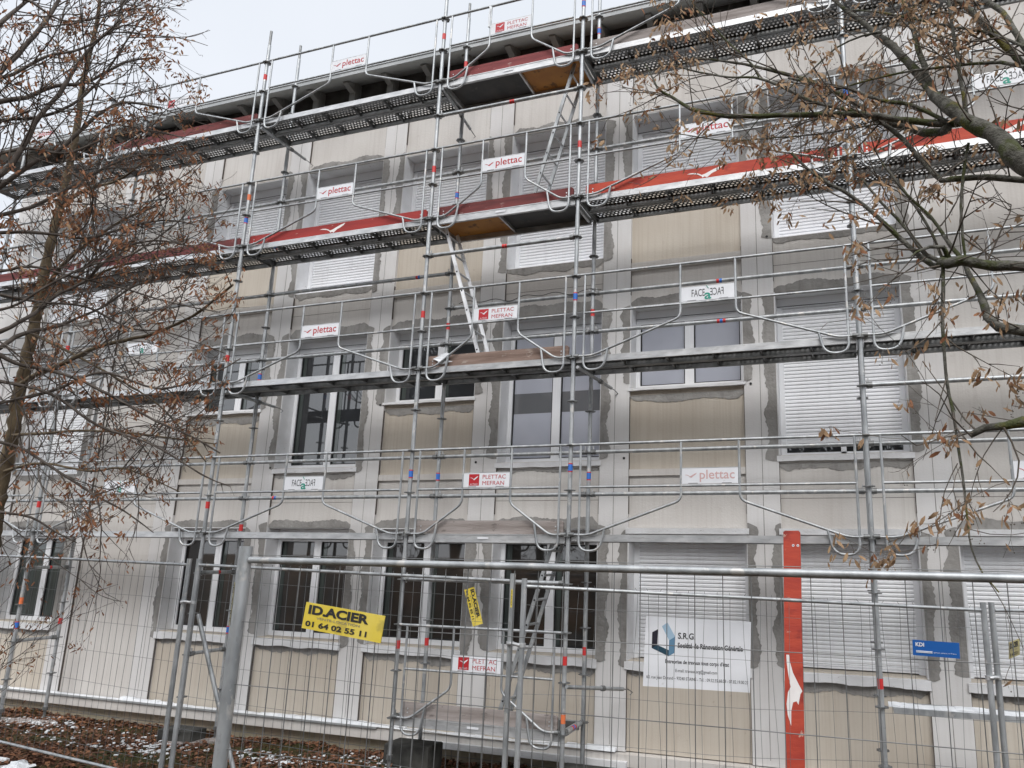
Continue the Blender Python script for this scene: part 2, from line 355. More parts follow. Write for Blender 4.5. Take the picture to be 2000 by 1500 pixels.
def build_wall():
    m = MB()
    # recessed panels around the openings, column by column
    zones = {}
    for c, z0, z1, k in OPEN: zones.setdefault(c, []).append((z0, z1))
    for c in range(-2, 11):
        x0, x1 = ox(c), ox(c) + OW; z = -.36
        for (a, b) in sorted(zones.get(c, [])) + [(ZT, ZT)]:
            if a > z:
                segs = [(z, a, 'panel', YW)]
                small = c in (0, 2, 4)
                if z < 0 and c != -1 : segs = [(z, a, 'beige', YB)]
                elif small and abs(z - 2.12) < .01: segs = [(2.12, 2.76, 'panel', YW + .01), (2.76, 2.84, 'panel', YP + .008), (2.84, 3.87, 'beige', YB)]
                elif small and abs(z - 4.95) < .01: segs = [(4.95, 5.43, 'panel', YW + .01), (5.43, 5.54, 'panel', YP + .008), (5.54, 6.59, 'beige', YB)]
                elif c in (7, 8, 9, 10) or c == 6: pass
                for (p, q, mm, yy) in segs:
                    if q - p < .001: continue
                    m.box((x0, yy, p), (x1, 1.4, q), mm)
            z = b
    # pilasters
    for c in range(-2, 12):
        x1 = ox(c); x0 = ox(c - 1) + OW
        if c == -2: x0 = XL + .5
        zt = ZT if c != 7 else ZT
        m.box((x0, YP, -.36), (x1, 1.4, zt), 'pilaster')
        if c > -2:
            xm = (x0 + x1) / 2; m.box((xm - .004, YP - .001, -.3), (xm + .004, YP + .002, zt), 'mortar')
    for c in range(-2, 11):
        x0, x1 = ox(c), ox(c) + OW
        for (a, b) in ((-.34, .5),) + (((2.3, 2.9),) if c not in (0, 2, 4) else ((2.3, 3.75),)) + ((5.1, 5.6), (7.9, 8.8)) + (((3.0, 5.1), (5.6, 7.9), (.5, 2.3)) if c == -1 or c > 6 else ()):
            m.box((x1 - .006, YP + .004, a), (x1 + .001, YP + .03, b), 'joint'); m.box((x0 - .001, YP + .004, a), (x0 + .005, YP + .03, b), 'joint')
        if c in (1, 3, 5, -2, -1, 6, 7, 8):
            for zz in (2.47, 5.30): m.box((x0, YW - .001, zz), (x1, YW + .004, zz + .005), 'joint')
    m.box((XL, YP - .03, -.36), (XL + .5, 1.4, ZT), 'pilaster')          # corner pier
    m.box((XL, 1.4, -.9), (XL + .3, 11, ZT), 'panel')                     # gable wall
    m.box((XR - 1, 1.4, -.9), (XR, 11, ZT), 'panel'); m.box((XL, 10.8, -.9), (XR, 11, ZT), 'panel')
    for s in range(5):                                                     # floor joints on the blank bays
        pass
    bpart(m, 'wall')
    # cement render smeared round each opening
    p = MB()
    for n, (c, z0, z1, k) in enumerate(OPEN):
        x0, x1 = ox(c), ox(c) + OW; q = random.Random(n * 13 + 5)
        ylv = YP - .004
        for side in (-1, 1):
            xe = x0 if side < 0 else x1
            w = q.uniform(.09, .14); zt = z1 + q.uniform(-.02, .09); zb = z0 - q.uniform(-.05, .13)
            nn = int((zt - zb) / .022)
            ed = wav(zb, zt, nn, .040, n * 31 + side + 50)
            yy = ylv - .0012 * (side + 1)
            prev = None
            for i, (zz, d) in enumerate(ed):
                taper = min(1, (i + .4) / 2 + .25, (nn - i + .4) / 2)
                xo = xe + side * max(.012, min(.178, (w + d))) * taper
                cur = (xo, zz)
                if prev:
                    a = [(xe, yy, prev[1]), (prev[0], yy, prev[1]), (cur[0], yy, cur[1]), (xe, yy, cur[1])]
                    if side < 0: a = a[::-1]
                    p.add(a, [(0, 1, 2, 3)], 'mortar')
                prev = cur
        # band above, band below
        upper = q.uniform(.09, .15); yb = YW - .006
        for (zz, sg, hh) in ((z1, 1, upper), (z0 - (.1 if k != 'shutter' or z0 < 1 else .0), -1, q.uniform(.06, .11))):
            if sg < 0 and c in (3,) and z0 > 2.5 and z0 < 3: hh = .03
            if z1 < 3 and sg > 0 and c >= 4 and c != 6: continue
            ed = wav(x0, x1, 64, .030, n * 17 + sg + 3); prev = None
            yb2 = (YW if not (c in (0, 2, 4)) else YW + .01) - .006 if sg > 0 else (YB if (c in (0, 2, 4) or z0 < 1) else YW) - .006
            for i, (xx, d) in enumerate(ed):
                tp = min(1, (i + 3) / 7, (67 - i) / 7)
                zo = zz + sg * max(.015, (hh + d)) * tp
                if prev:
                    a = [(prev[0], yb2, zz), (xx, yb2, zz), (xx, yb2, zo), (prev[0], yb2, prev[1])]
                    if sg < 0: a = a[::-1]
                    p.add(a, [(0, 1, 2, 3)], 'mortar')
                prev = (xx, zo)
    bpart(p, 'mortar_patches')
    # anchor holes left in the pilasters
    h = MB()
    for c in range(-1, 8):
        for z in (2.98, 3.83, 5.68, 4.28):
            if rnd.random() < .55:
                x = ox(c) - rnd.choice((.06, .3)); h.tube([(x, YP - .006, z), (x, YP + .003, z)], .016, 'gasket', 8)
    bpart(h, 'anchor_holes')
    # plinth with drip ledge
    pl = MB()
    pl.box((XL - .05, 1.06, -1.3), (XR, 1.4, -.5), 'plinth')
    for r_, zz in enumerate((-.63, -.8)):
        pl.box((XL, 1.058, zz - .004), (XR, 1.062, zz + .004), 'mortar')
    x = XL
    while x < XR:
        pl.box((x, 1.057, -.9), (x + .007, 1.062, -.5), 'mortar'); x += .41
    bpart(pl, 'plinth')
    lg = MB(); lg.box((XL - .05, .93, -.5), (XR, 1.4, -.372), 'panel'); lg.box((XL - .06, .90, -.372), (5.3, 1.02, -.352), 'roof_grey'); lg.box((5.75, .88, -.51), (8.6, .93, -.44), 'plaster')
    bpart(lg, 'drip_ledge')
    sn = MB(); q = random.Random(3); xx = -3.3
    while xx < 8.4:
        w = .12; h0 = max(.004, .018 + .016 * math.sin(xx * 1.7) + q.uniform(-.008, .008))
        if -.3 < xx < .9: h0 = .004
        if True:
            yb = .985
            sn.add([(xx, .905, -.350), (xx + w, .905, -.350), (xx + w, .93, -.350 + h0), (xx, .93, -.350 + h0), (xx, yb, -.348 + h0), (xx + w, yb, -.348 + h0), (xx, yb, -.35), (xx + w, yb, -.35)],
                   [(0, 1, 2, 3), (3, 2, 5, 4), (0, 3, 4, 6), (1, 7, 5, 2)], 'snow')
        xx += w
    bpart(sn, 'snow_cap')
build_wall()

def build_window(c, z0, z1, kind, seed):
    q = random.Random(seed); x0, x1 = ox(c), ox(c) + OW
    w = MB(); fr = MB(); 
    # plastered reveals and soffit of the opening
    w.box((x0 - .001, YP + .004, z0), (x0 + .012, YF + .05, z1), 'plaster'); w.box((x1 - .012, YP + .004, z0), (x1 + .001, YF + .05, z1), 'plaster')
    w.box((x0 + .012, YP + .034, z1 - .012), (x1 - .012, YF + .05, z1), 'plaster')
    win = w.build('window', bld, (-8, -6, .7))
    if kind in ('gap',): win['label'] = 'window with its white shutter left open a crack at the bottom'
    xa, xb = x0 + .013, x1 - .013; zh = z1 - .013
    boxh = .12 if z1 < 6 else .16
    bx = MB(); bx.box((xa, YF - .02, zh - boxh), (xb, YF + .06, zh), 'pvc'); bx.box((xa, YF - .026, zh - boxh + .012), (xb, YF - .021, zh - boxh + .018), 'gasket')
    bx.build('shutter_box', win)
    zc = zh - boxh
    # sill
    s = MB(); 
    if z0 < 1 or kind != 'shutter':
        n = 24; lower = wav(x0 - .02, x1 + .02, n, .014, seed + 9)
        for i in range(n):
            (a, d0), (b, d1) = lower[i], lower[i + 1]
            sh_ = .10 if z0 < 1 else (.075 if z0 < 3.5 else .045)
            h0, h1 = sh_ + d0 * (1 if z0 < 1 else .4), sh_ + d1 * (1 if z0 < 1 else .4)
            yo = YP - (.022 if z0 < 1 else .012)
            s.add([(a, yo, z0 - h0), (b, yo, z0 - h1), (b, yo, z0 - .012), (a, yo, z0 - .012), (a, YF, z0), (b, YF, z0), (a, YB, z0 - h0), (b, YB, z0 - h1)],
                  [(0, 1, 2, 3), (3, 2, 5, 4), (6, 7, 1, 0)], 'plaster')
        s.box((x0 - .0205, YP - .012, z0 - .05), (x0 - .02, YF, z0 - .012), 'plaster')
        s.build('sill', win)
    else:
        s.box((xa, YP + .06, z0 - .001), (xb, YF + .02, z0 + .025), 'pvc'); s.build('sill', win)
    if z0 < 1 and c > 3:
        hd = MB(); hd.box((x0 - .02, YP - .03, z1 - .055), (x1 + .02, YP + .03, z1 + .012), 'plaster'); hd.build('head_trim', win)
    zb = z0 + .003
    fw = .055
    if kind in ('shutter', 'gap'):
        fr.box((xa, YF - .012, zb), (xa + .06, YF + .05, zc), 'pvc'); fr.box((xb - .06, YF - .012, zb), (xb, YF + .05, zc), 'pvc'); fr.box((xa + .05, YF + .03, zc - .05), (xb - .05, YF + .05, zc - .001), 'pvc'); fr.build('frame', win)
        sh = MB(); bot = zb + (.16 if kind == 'gap' else .012); z = zc; ya = YF + .006; p = .0445
        while z - p > bot:
            sh.add([(xa + .06, ya + .010, z), (xb - .06, ya + .010, z), (xa + .06, ya + .001, z - p * .35), (xb - .06, ya + .001, z - p * .35), (xa + .06, ya, z - p * .75), (xb - .06, ya, z - p * .75), (xa + .06, ya + .010, z - p), (xb - .06, ya + .010, z - p)],
                   [(2, 3, 1, 0), (4, 5, 3, 2), (6, 7, 5, 4)], 'slat')
            z -= p
        sh.box((xa + .06, ya - .002, bot), (xb - .06, ya + .018, z), 'slat'); sh.build('shutter', win)
        if kind == 'gap':
            g = MB(); g.box((xa + .06, ya + .03, zb), (xb - .06, ya + .035, bot + .02), 'glass_upper'); g.build('pane', win)
            g2 = MB(); g2.box(((xa + xb) / 2 - .03, ya + .005, zb), ((xa + xb) / 2 + .03, ya + .029, bot + .02), 'pvc'); g2.box((xa + .06, ya + .005, zb), (xb - .06, ya + .03, zb + .05), 'pvc'); g2.build('mullion', win)
        return
    for (a, b) in (((xa, YF - .01, zb), (xa + fw, YF + .05, zc)), ((xb - fw, YF - .01, zb), (xb, YF + .05, zc)), ((xa + fw, YF - .01, zc - fw), (xb - fw, YF + .05, zc)), ((xa + fw, YF - .01, zb), (xb - fw, YF + .05, zb + .065))):
        fr.box(a, b, 'pvc')
    fr.build('frame', win)
    xm = (xa + xb) / 2
    ml = MB(); ml.box((xm - .058, YF - .004, zb + .065), (xm + .058, YF + .04, zc - fw), 'pvc'); ml.box((xm - .003, YF - .006, zb + .07), (xm + .003, YF - .0035, zc - fw - .01), 'slat'); ml.build('mullion', win)
    for (pa, pb) in ((xa + fw, xm - .058), (xm + .058, xb - fw)):
        g = MB(); zl, zu = zb + .065, zc - fw; t = .014
        for (a, b) in (((pa, YF + .008, zl), (pa + t, YF + .036, zu)), ((pb - t, YF + .008, zl), (pb, YF + .036, zu)), ((pa + t, YF + .008, zu - t), (pb - t, YF + .036, zu)), ((pa + t, YF + .008, zl), (pb - t, YF + .036, zl + t))):
            g.box(a, b, 'gasket')
        if kind == 'blind':
            segs = [(zl + t, zu - t, 'blind')]
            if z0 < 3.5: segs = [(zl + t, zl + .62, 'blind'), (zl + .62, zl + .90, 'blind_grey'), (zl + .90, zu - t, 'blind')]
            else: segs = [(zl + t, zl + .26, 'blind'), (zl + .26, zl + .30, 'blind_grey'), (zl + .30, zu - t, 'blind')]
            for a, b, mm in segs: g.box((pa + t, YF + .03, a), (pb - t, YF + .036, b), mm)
        else:
            g.box((pa + t, YF + .03, zl + t), (pb - t, YF + .036, zu - t), 'curtain' if c == -2 else ('glass_dark' if z0 < 1 else 'glass_upper'))
            if q.random() < .8:      # edge of a curtain or an inner jamb behind the glass
                g.box((pa + t, YF + .026, zl + t), (pa + t + .07, YF + .0295, zu - t), 'curtain')
        g.build('pane', win)
for i, o_ in enumerate(OPEN): build_window(*o_, i * 7 + 1)

def build_roof():
    r = MB()
    ye, ze = .60, 9.00
    a = XL - .7; b = XR + .7
    # sloping slab with soffit
    for (x0, x1) in ((a, b),):
        r.add([(x0, ye, ze), (x1, ye, ze), (x1, 1.35, ze + .33), (x0, 1.35, ze + .33)], [(3, 2, 1, 0)], 'soffit')
        r.add([(x0, ye, ze + .075), (x1, ye, ze + .075), (x1, 6.2, ze + 2.6), (x0, 6.2, ze + 2.6), (x1, 11.7, ze), (x0, 11.7, ze)], [(0, 1, 2, 3), (3, 2, 4, 5)], 'roof_grey')
        r.add([(x0, ye, ze), (x0, ye, ze + .075), (x0, 6.2, ze + 2.6), (x0, 11.7, ze)], [(0, 1, 2, 3)], 'roof_grey')
    bpart(r, 'roof')
    g = MB(); g.box((a, ye - .012, ze - .012), (b, ye, ze + .055), 'roof_grey'); g.tube([(a, ye - .01, ze + .062), (b, ye - .01, ze + .062)], .016, 'roof_edge', 8); bpart(g, 'eaves_trim')
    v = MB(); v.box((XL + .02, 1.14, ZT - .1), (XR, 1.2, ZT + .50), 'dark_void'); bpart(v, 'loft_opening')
build_roof()
def build_brackets():
    first = None; x = 1.0 - .71 * 6
    while x < 16:
        if first is None:
            b = MB(); b.box((-.055, .985, -.02), (.055, 1.13, .40), 'bracket')
            b.add([(-.045, .80, .255), (.045, .80, .255), (.045, .985, .20), (-.045, .985, .20), (-.045, .80, .28), (.045, .80, .28), (.045, .985, .362), (-.045, .985, .362)],
                  [(0, 3, 2, 1), (0, 1, 5, 4), (1, 2, 6, 5), (3, 0, 4, 7), (4, 5, 6, 7)], 'bracket')
            first = b.build('eaves_bracket', bld, (x - 8, -6, ZT + .7))
        else: cp(first, bld, (x - 8, -6, ZT + .7))
        x += .71
build_brackets()

# ------------------------------------------------------------------ scaffold
SX = [-3.07, -.098, 3.07, 6.14, 8.186, 11.296, 14.37]
YR = .594
scf = empty('scaffold', (SX[3], 0, gz(6, 0)), label='tall galvanised tube scaffold with guard rails and decks along the facade', cat='scaffold')
SO = Vector((SX[3], 0, gz(6, 0)))
def spart(mb, name, parent=None):
    o = mb.build(name, parent or scf)
    if not parent: o.location = -SO
    return o
def rosette(mb, x, y, z, mm='galv_dark'):
    n = 16; vs = []
    for zz in (z - .005, z + .005):
        for i in range(n):
            r_ = .064 if i % 2 else .056; a = 2 * math.pi * i / n; vs.append((x + r_ * math.cos(a), y + r_ * math.sin(a), zz))
    mb.add(vs, [tuple(range(n - 1, -1, -1)), tuple(range(n, 2 * n))] + [(i, (i + 1) % n, n + (i + 1) % n, n + i) for i in range(n)], mm)
BANDS = {  # (column index, rear?) -> [(z, colours)]
 (2, 0): [(6.78, 'o'), (6.42, 'b'), (4.37, 'r'), (8.75, 'r'), (2.37, 'r')], (2, 1): [(6.28, 'b'), (4.25, 'b'), (2.1, 'r'), (.75, 'b')],
 (3, 0): [(8.72, 'r'), (6.72, 'r'), (4.72, 'r'), (2.72, 'b'), (.78, 'r')], (3, 1): [(8.72, 'r'), (6.65, 'b'), (4.75, 'r'), (2.75, 'b'), (.75, 'r')],
 (4, 0): [(8.72, 'b'), (6.72, 'r'), (4.75, 'b'), (2.75, 'b'), (.72, 'r'), (.15, 'o')], (4, 1): [(8.78, 'b'), (4.75, 'r'), (2.72, 'b'), (.75, 'r')],
 (5, 0): [(6.8, 'b'), (6.5, 'b'), (.7, 'r')], (1, 0): [(4.75, 'r'), (2.4, 'r'), (.72, 'b'), (1.05, 'o')], (1, 1): [(6.6, 'b'), (.73, 'r')]}
for i, x in enumerate(SX):
    for rear in (0, 1):
        y = YR if rear else 0
        m = MB(); top = {0: 9.45, 1: 9.5, 2: 9.55, 3: 9.95, 4: 10.1, 5: 10, 6: 10}[i] if not rear else 9.75
        zb = gz(x, y) + .12
        m.tube([(x, y, zb), (x, y, top - .25)], .0243, 'galv', 12)
        m.tube([(x, y, top - .25), (x, y, top)], .019, 'galv_dark', 10)
        m.tube([(x, y, zb - .10), (x, y, zb + .02)], .018, 'galv_dark', 8)
        m.tube([(x, y, zb + .0), (x, y, zb + .045)], .036, 'galv_dark', 8)
        m.box((x - .075, y - .075, zb - .115), (x + .075, y + .075, zb - .10), 'galv_dark')
        z = 0.0
        while z < top - .3:
            rosette(m, x, y, z); z += .5
        for zz in (1.7, 3.7, 5.7, 7.7):
            m.tube([(x, y, zz - .1), (x, y, zz + .1)], .0268, 'galv', 12)
        for (zz, kk) in BANDS.get((i, rear), []):
            if kk == 'b':
                m.tube([(x, y, zz - .05), (x, y, zz + .05)], .0256, 'band_red', 12, cap=False); m.tube([(x, y, zz - .037), (x, y, zz + .037)], .0262, 'band_blue', 12, cap=False)
            else: m.tube([(x, y, zz - .045), (x, y, zz + .045)], .0256, 'band_red' if kk == 'r' else 'band_orange', 12, cap=False)
        spart(m, 'standard')
def ledger(x0, y0, x1, y1, z, band=None, mm='galv'):
    m = MB(); a = Vector((x0, y0, z + .006)); b = Vector((x1, y1, z + .006)); d = (b - a).normalized()
    m.tube([a + d * .07, b - d * .07], .0243, mm, 10)
    for p, s in ((a, d), (b, -d)):
        m.tube([p + s * .03, p + s * .09], .031, 'galv_dark', 6); q = p + s * .05
        m.box((q.x - .006, q.y - .006, z - .035), (q.x + .006, q.y + .006, z + .075), 'alu')
    if band is not None:
        c = a + (b - a) * band[0]
        for k, cc in enumerate(band[1]): 
            cq = c + d * (.035 * k); m.tube([cq, cq + d * .032], .0252, {'r': 'band_red', 'b': 'band_blue', 'w': 'sign_white'}[cc], 10, cap=False)
    spart(m, 'ledger')
lvl = {1: 2.0, 2: 4.0, 3: 6.0, 4: 8.0}
for i in range(6):
    xa, xb = SX[i], SX[i + 1]
    for z in ((2.5, 3.0, 4.5, 5.5 if i in (1, 2) else 5.0, 7.0) if i != 4 else (2.5, 3.0, 4.5, 5.0, 7.0)):
        ledger(xa, YR, xb, YR, z, {(2, 2.5): (.16, 'rb'), (2, 5.5): (.82, 'rb'), (4, 5.0): (.5, 'rb'), (4, 4.5): (.5, 'rbr'), (1, 7.0): (.42, 'r')}.get((i, z)))
for z in (1.5, 5.5, 7.5): ledger(SX[3], 0, SX[4], 0, z, (.52, 'rr') if z > 2 else None)
ledger(SX[5], 0, SX[6], 0, 3.5)
for i, x in enumerate(SX):
    for z in (2.0, 4.0, 6.0, 8.0): ledger(x, 0, x, YR, z, None, 'galv_dark')
for x in (SX[1], SX[2]):
    for z in (.5, 1.5): ledger(x, 0, x, YR, z, (.5, 'r') if z > 1 else None)
ledger(SX[4], 0, SX[4], YR, 0.0, (.4, 'rbr')); ledger(SX[3], 0, SX[3], YR, 0.0)

# guard rail frames
SIGNS = {}
def sign_mesh(kind, w, h):
    m = MB(); m.box((-w / 2, -.002, 0), (w / 2, .002, h), 'sign_white')
    fy = -.0035
    m.box((-w / 2, -.003, h - .004), (w / 2, .003, h + .004), 'alu'); 
    for sx in (-.3, .3): m.box((sx * w - .05, -.0032, .003), (sx * w + .05, -.0022, .008), 'ink_grey')
    if kind in ('plettac', 'plettac_faded'):
        cc = 'sign_red' if kind == 'plettac' else 'sign_red_faded'
        m.text('plettac', -w * .18, h * .30, fy, cc, width=w * .62, height=h * .56, bold=.008)
        gull(m, -w * .45, h * .36, fy, w * .22, h * .32, cc)
    elif kind in ('mefran', 'square'):
        s = h * .80; x0 = -w * .38 if kind == 'mefran' else -w * .48
        m.add([(x0, fy, h * .1), (x0 + s, fy, h * .1), (x0 + s, fy, h * .1 + s), (x0, fy, h * .1 + s)], [(0, 1, 2, 3)], 'sign_red')
        gull(m, x0 + s * .12, h * .1 + s * .45, fy - .001, s * .78, s * .38, 'sign_white')
        m.text('ALTRAD', x0 + s * .5, h * .15, fy - .001, 'sign_white', width=s * .75, height=s * .13, align='C')
        if kind == 'mefran':
            m.text('PLETTAC', -w * .08, h * .56, fy, 'sign_red', width=w * .50, height=h * .28)
            m.text('MEFRAN', -w * .08, h * .13, fy, 'sign_red', width=w * .47, height=h * .28)
        else: m.text('PLETTAC', -w * .17, h * .34, fy, 'sign_grey', width=w * .60, height=h * .38)
    elif kind == 'face':
        m.text('FACE', -w * .30, h * .28, fy, 'ink', width=w * .25, height=h * .50)
        m.text('FACE', w * .05, h * .28, fy, 'ink', width=w * .25, height=h * .50, mirror=True)
        m.text('a', -w * .06, h * .06, fy - .0006, 'sign_green', width=w * .13, height=h * .62, bold=.02)
        m.tube([(-w * .02, fy - .001, h * .98), (w * .02, fy - .001, h * .78)], .004, 'sign_green', 5)
    return m
def smooth_path(pts, r=.05, n=5):
    out = [Vector(pts[0])]
    for i in range(1, len(pts) - 1):
        p = Vector(pts[i]); a = Vector(pts[i - 1]) - p; b = Vector(pts[i + 1]) - p
        d = min(r, a.length * .49, b.length * .49); A = p + a.normalized() * d; B = p + b.normalized() * d
        for k in range(n + 1):
            t = k / n; out.append(A * (1 - t) ** 2 + p * 2 * t * (1 - t) + B * t * t)
    out.append(Vector(pts[-1])); return out
def guard(i, z, sign, lab=None):
    xa, xb = SX[i], SX[i + 1]; L = xb - xa; y = -.03; rr = .0135
    m = MB(); u0, u1 = xa + .13, xb - .11; c = (u0 + u1) / 2; s0, s1 = c - .305, c + .305
    m.tube([(xa + .02, y, z + 1.0), (xb - .02, y, z + 1.0)], rr * 1.15, 'galv', 8)
    for e, s, sg in ((u0, s0, 1), (u1, s1, -1)):
        long = .43 if L > 2.5 else .32
        jx = e + sg * long * .72; 
        # end vertical running down into the hook loop, then up to the diagonal
        dz = .38 if L > 2.5 else .36
        zj = z + .015 + (dz - .015) * .19 / (abs(s - e) - .10)
        m.tube(smooth_path([(e, y, z + 1.0), (e, y, z - .15), (e + sg * .24, y, z - .15), (e + sg * .29, y, zj)], .11, 6), rr, 'galv', 8)
        m.tube(smooth_path([(s, y, z + 1.0), (s, y, z + dz), (e + sg * .10, y, z + .015), (e - sg * .09, y, z + .02)], .07, 5), rr, 'galv', 8)
    m.tube([(u0, y, z + .53), (u1, y, z + .53)], rr, 'galv', 8)
    for xe in (xa, xb):
        sg = 1 if xe == xa else -1
        m.tube([(xe + sg * .015, y, z + .02), (xe + sg * .075, y, z + .02)], .024, 'galv_dark', 6)
    o = spart(m, 'guard_rail')
    if sign:
        key = sign
        if key not in SIGNS:
            p = sign_mesh(sign, .585, .165).build('sign_plate', o, (c, y - .008, z + .548)); SIGNS[key] = p
        else: p = cp(SIGNS[key], o, (c, y - .008, z + .548))
        if lab: p['label'] = lab
GR = [(0, 4, 'plettac'), (1, 4, 'square'), (2, 4, 'plettac'), (3, 4, 'mefran'), (4, 4, None), (5, 4, None),
      (0, 3, None), (1, 3, None), (2, 3, 'plettac'), (3, 3, 'plettac'), (4, 3, 'plettac'), (5, 3, 'face'),
      (0, 2, None), (1, 2, 'face'), (2, 2, 'plettac'), (3, 2, 'mefran'), (4, 2, 'face'), (5, 2, None),
      (0, 1, None), (1, 1, 'face'), (2, 1, 'face'), (3, 1, 'mefran'), (4, 1, 'plettac_faded'), (5, 1, 'plettac')]
for i, l, s in GR: guard(i, lvl[l], s)
guard(3, 0.0, 'mefran')

# decks
PROTO = {}
def deck(kind, i, l, y0, y1):
    xa, xb = SX[i] + .035, SX[i + 1] - .035; z = lvl.get(l, l if isinstance(l, float) else 0) if l in lvl else l; L = xb - xa; W_ = y1 - y0
    key = (kind, round(L, 3), round(W_, 3))
    if key not in PROTO:
        m = MB()
        if kind == 'steel':
            m.add([(0, 0, .02), (L, 0, .02), (L, W_, .02), (0, W_, .02)], [(0, 1, 2, 3)], 'perforated_steel')
            m.box((0, -.002, -.05), (L, .002, .024), 'alu'); m.box((0, W_ - .002, -.05), (L, W_ + .002, .024), 'galv_dark')
            m.box((0, .002, -.05), (L, .028, -.046), 'galv_dark'); m.box((0, W_ - .028, -.05), (L, W_ - .002, -.046), 'galv_dark')
            m.box((.0, 0.002, -.05), (.004, W_ - .002, .018), 'galv_dark'); m.box((L - .004, .002, -.05), (L, W_ - .002, .018), 'galv_dark')
            k = .5
            while k < L - .2:
                m.box((k, .003, -.03), (k + .012, W_ - .003, .018), 'galv_dark'); k += .52
            PROTO[key] = m.build('deck_plank', scf)
        else:
            m.box((0, 0, -.075), (L, .03, .02), 'alu'); m.box((0, W_ - .03, -.075), (L, W_, .02), 'alu')
            m.box((0, -.004, -.075), (L, 0, -.062), 'alu'); m.box((0, -.004, .008), (L, 0, .02), 'alu')
            hx = L * (.46 if kind == 'hatch_left' else .56); m.box((hx - .012, .03, -.04), (hx + .012, W_ - .03, .008), 'alu')
            for e in (0, L - .03): m.box((e, .03, -.06), (e + .03, W_ - .03, .008), 'alu')
            a, b = {'hatch_left': ('ply_orange', 'ply_dark'), 'hatch_right': ('ply_dark', 'ply_orange')}.get(kind, ('ply_dark', 'ply_dark'))
            m.box((.03, .03, .0), (hx - .012, W_ - .03, .012), a); m.box((hx + .012, .03, .0), (L - .03, W_ - .03, .012), b)
            m.box((L * .46, -.006, -.035), (L * .53, -.004, -.012), 'sign_white')
            PROTO[key] = m.build('hatch_deck', scf)
        PROTO[key].location = Vector((xa, y0, z)) - SO
    else: cp(PROTO[key], scf, Vector((xa, y0, z)) - SO)
for i in range(6):
    for l in (1, 2, 3, 4):
        if i == 3 and l in (1, 3, 4):
            deck({3: 'hatch_left', 4: 'hatch_right', 1: 'hatch_grey'}[l], i, l, -.005, .575)
        else:
            deck('steel', i, l, .0, .285); deck('steel', i, l, .305, .59)
deck('hatch_grey', 3, 0.0, -.005, .575)
m = MB(); m.box((SX[5] + .1, .0, .455), (SX[6] - .05, .28, .505), 'galv')                      # snowy plank low in the right bay
o = spart(m, 'deck_plank'); o['label'] = 'low deck plank with a crust of snow'
m = MB(); xx = SX[5] + .06; q = random.Random(4)
while xx < SX[6] - .1:
    w = q.uniform(.015, .04); hh = .514 + .006 * math.sin(xx * 9) + q.uniform(-.002, .003); m.box((xx, .004 + q.uniform(0, .012), .505), (xx + w + .001, .2, hh), 'snow'); xx += w
m.build('snow_crust', o)
# wall ties
def tie(p, q_, hook):
    m = MB(); m.tube([p, q_], .021, 'galv', 8); d = (Vector(q_) - Vector(p)).normalized()
    if hook: m.tube([Vector(q_), Vector(q_) + d * .09, Vector(q_) + d * .14 + Vector((.02, 0, -.03)), Vector(q_) + d * .12 + Vector((.0, 0, -.06))], .006, 'galv_dark', 5)
    a = Vector(p) + d * .55; m.tube([a, a + d * .05], .03, 'galv_dark', 8)
    spart(m, 'wall_tie')
tie((SX[4] + .04, -.04, .47), (8.58, .80, .34), 1); tie((SX[4] + .05, .0, 3.9), (8.36, .86, 3.84), 1)
tie((SX[2] + .05, .0, 7.9), (2.93 + .25, .86, 7.86), 1); tie((SX[3] + .04, 0, 7.92), (6.12, .86, 7.85), 1); tie((SX[2] + .04, 0, 3.9), (3.15, .86, 3.86), 1)

# toe boards
TB = 'toe boards standing on the scaffold decks'
def toe(i, l, mm, label, logo=False, x0=None, x1=None, tilt=0):
    xa = (SX[i] + .09) if x0 is None else x0; xb = (SX[i + 1] - .07) if x1 is None else x1; z = lvl[l] if l in lvl else l; z += .022
    L = xb - xa; m = MB(); h = .150; c = .02
    pts = [(c, 0), (L - c, 0), (L, c), (L, h - c), (L - c, h), (c, h), (0, h - c), (0, c)]
    m.prism(pts, -.014, .014, mm)
    for e in (.09, L - .09):
        for dz in (.045, .085): m.tube([(e, -.0175, dz), (e, -.0135, dz)], .009, 'alu', 8)
    if logo:
        gull(m, L * .42, .012, -.0155, .42, .125, 'white_mark')
    o = m.build('toe_board', None, ((xa), .032 - .004, z)); tag(o, label, 'plank', TB)
toe(1, 4, 'red_dark', 'faded red toe board at roof level left of the tall standard')
toe(0, 3, 'red_dark', 'dull red toe board third level up at the far left behind twigs')
toe(3, 4, 'red_dull', 'faded red toe board at roof level above the dark and orange hatch deck')
toe(4, 4, 'wood_grey', 'bare grey wooden toe board at roof level behind the right tree')
toe(1, 3, 'red_dark', 'dark brownish red toe board under the small second floor window left')
toe(2, 3, 'red_bright', 'bright red toe board with a white gull in front of the second floor shutter', True)
toe(3, 3, 'red_dark', 'scuffed dark red toe board above the orange hatch deck of the middle bay')
toe(4, 3, 'red_orange', 'orange red toe board with white gull right of the ladder bay', True)
toe(5, 3, 'red_orange', 'orange red toe board with white gull behind the mossy branch', True)
toe(3, 2, 'wood_brown', 'weathered brown toe board with splintered pale end below the aluminium ladder')
toe(3, 1, 'wood_grey', 'grey knotty toe board just above the ground floor windows')
toe(3, 0.0, 'wood_grey', 'grey toe board of the lowest deck close to the ground')
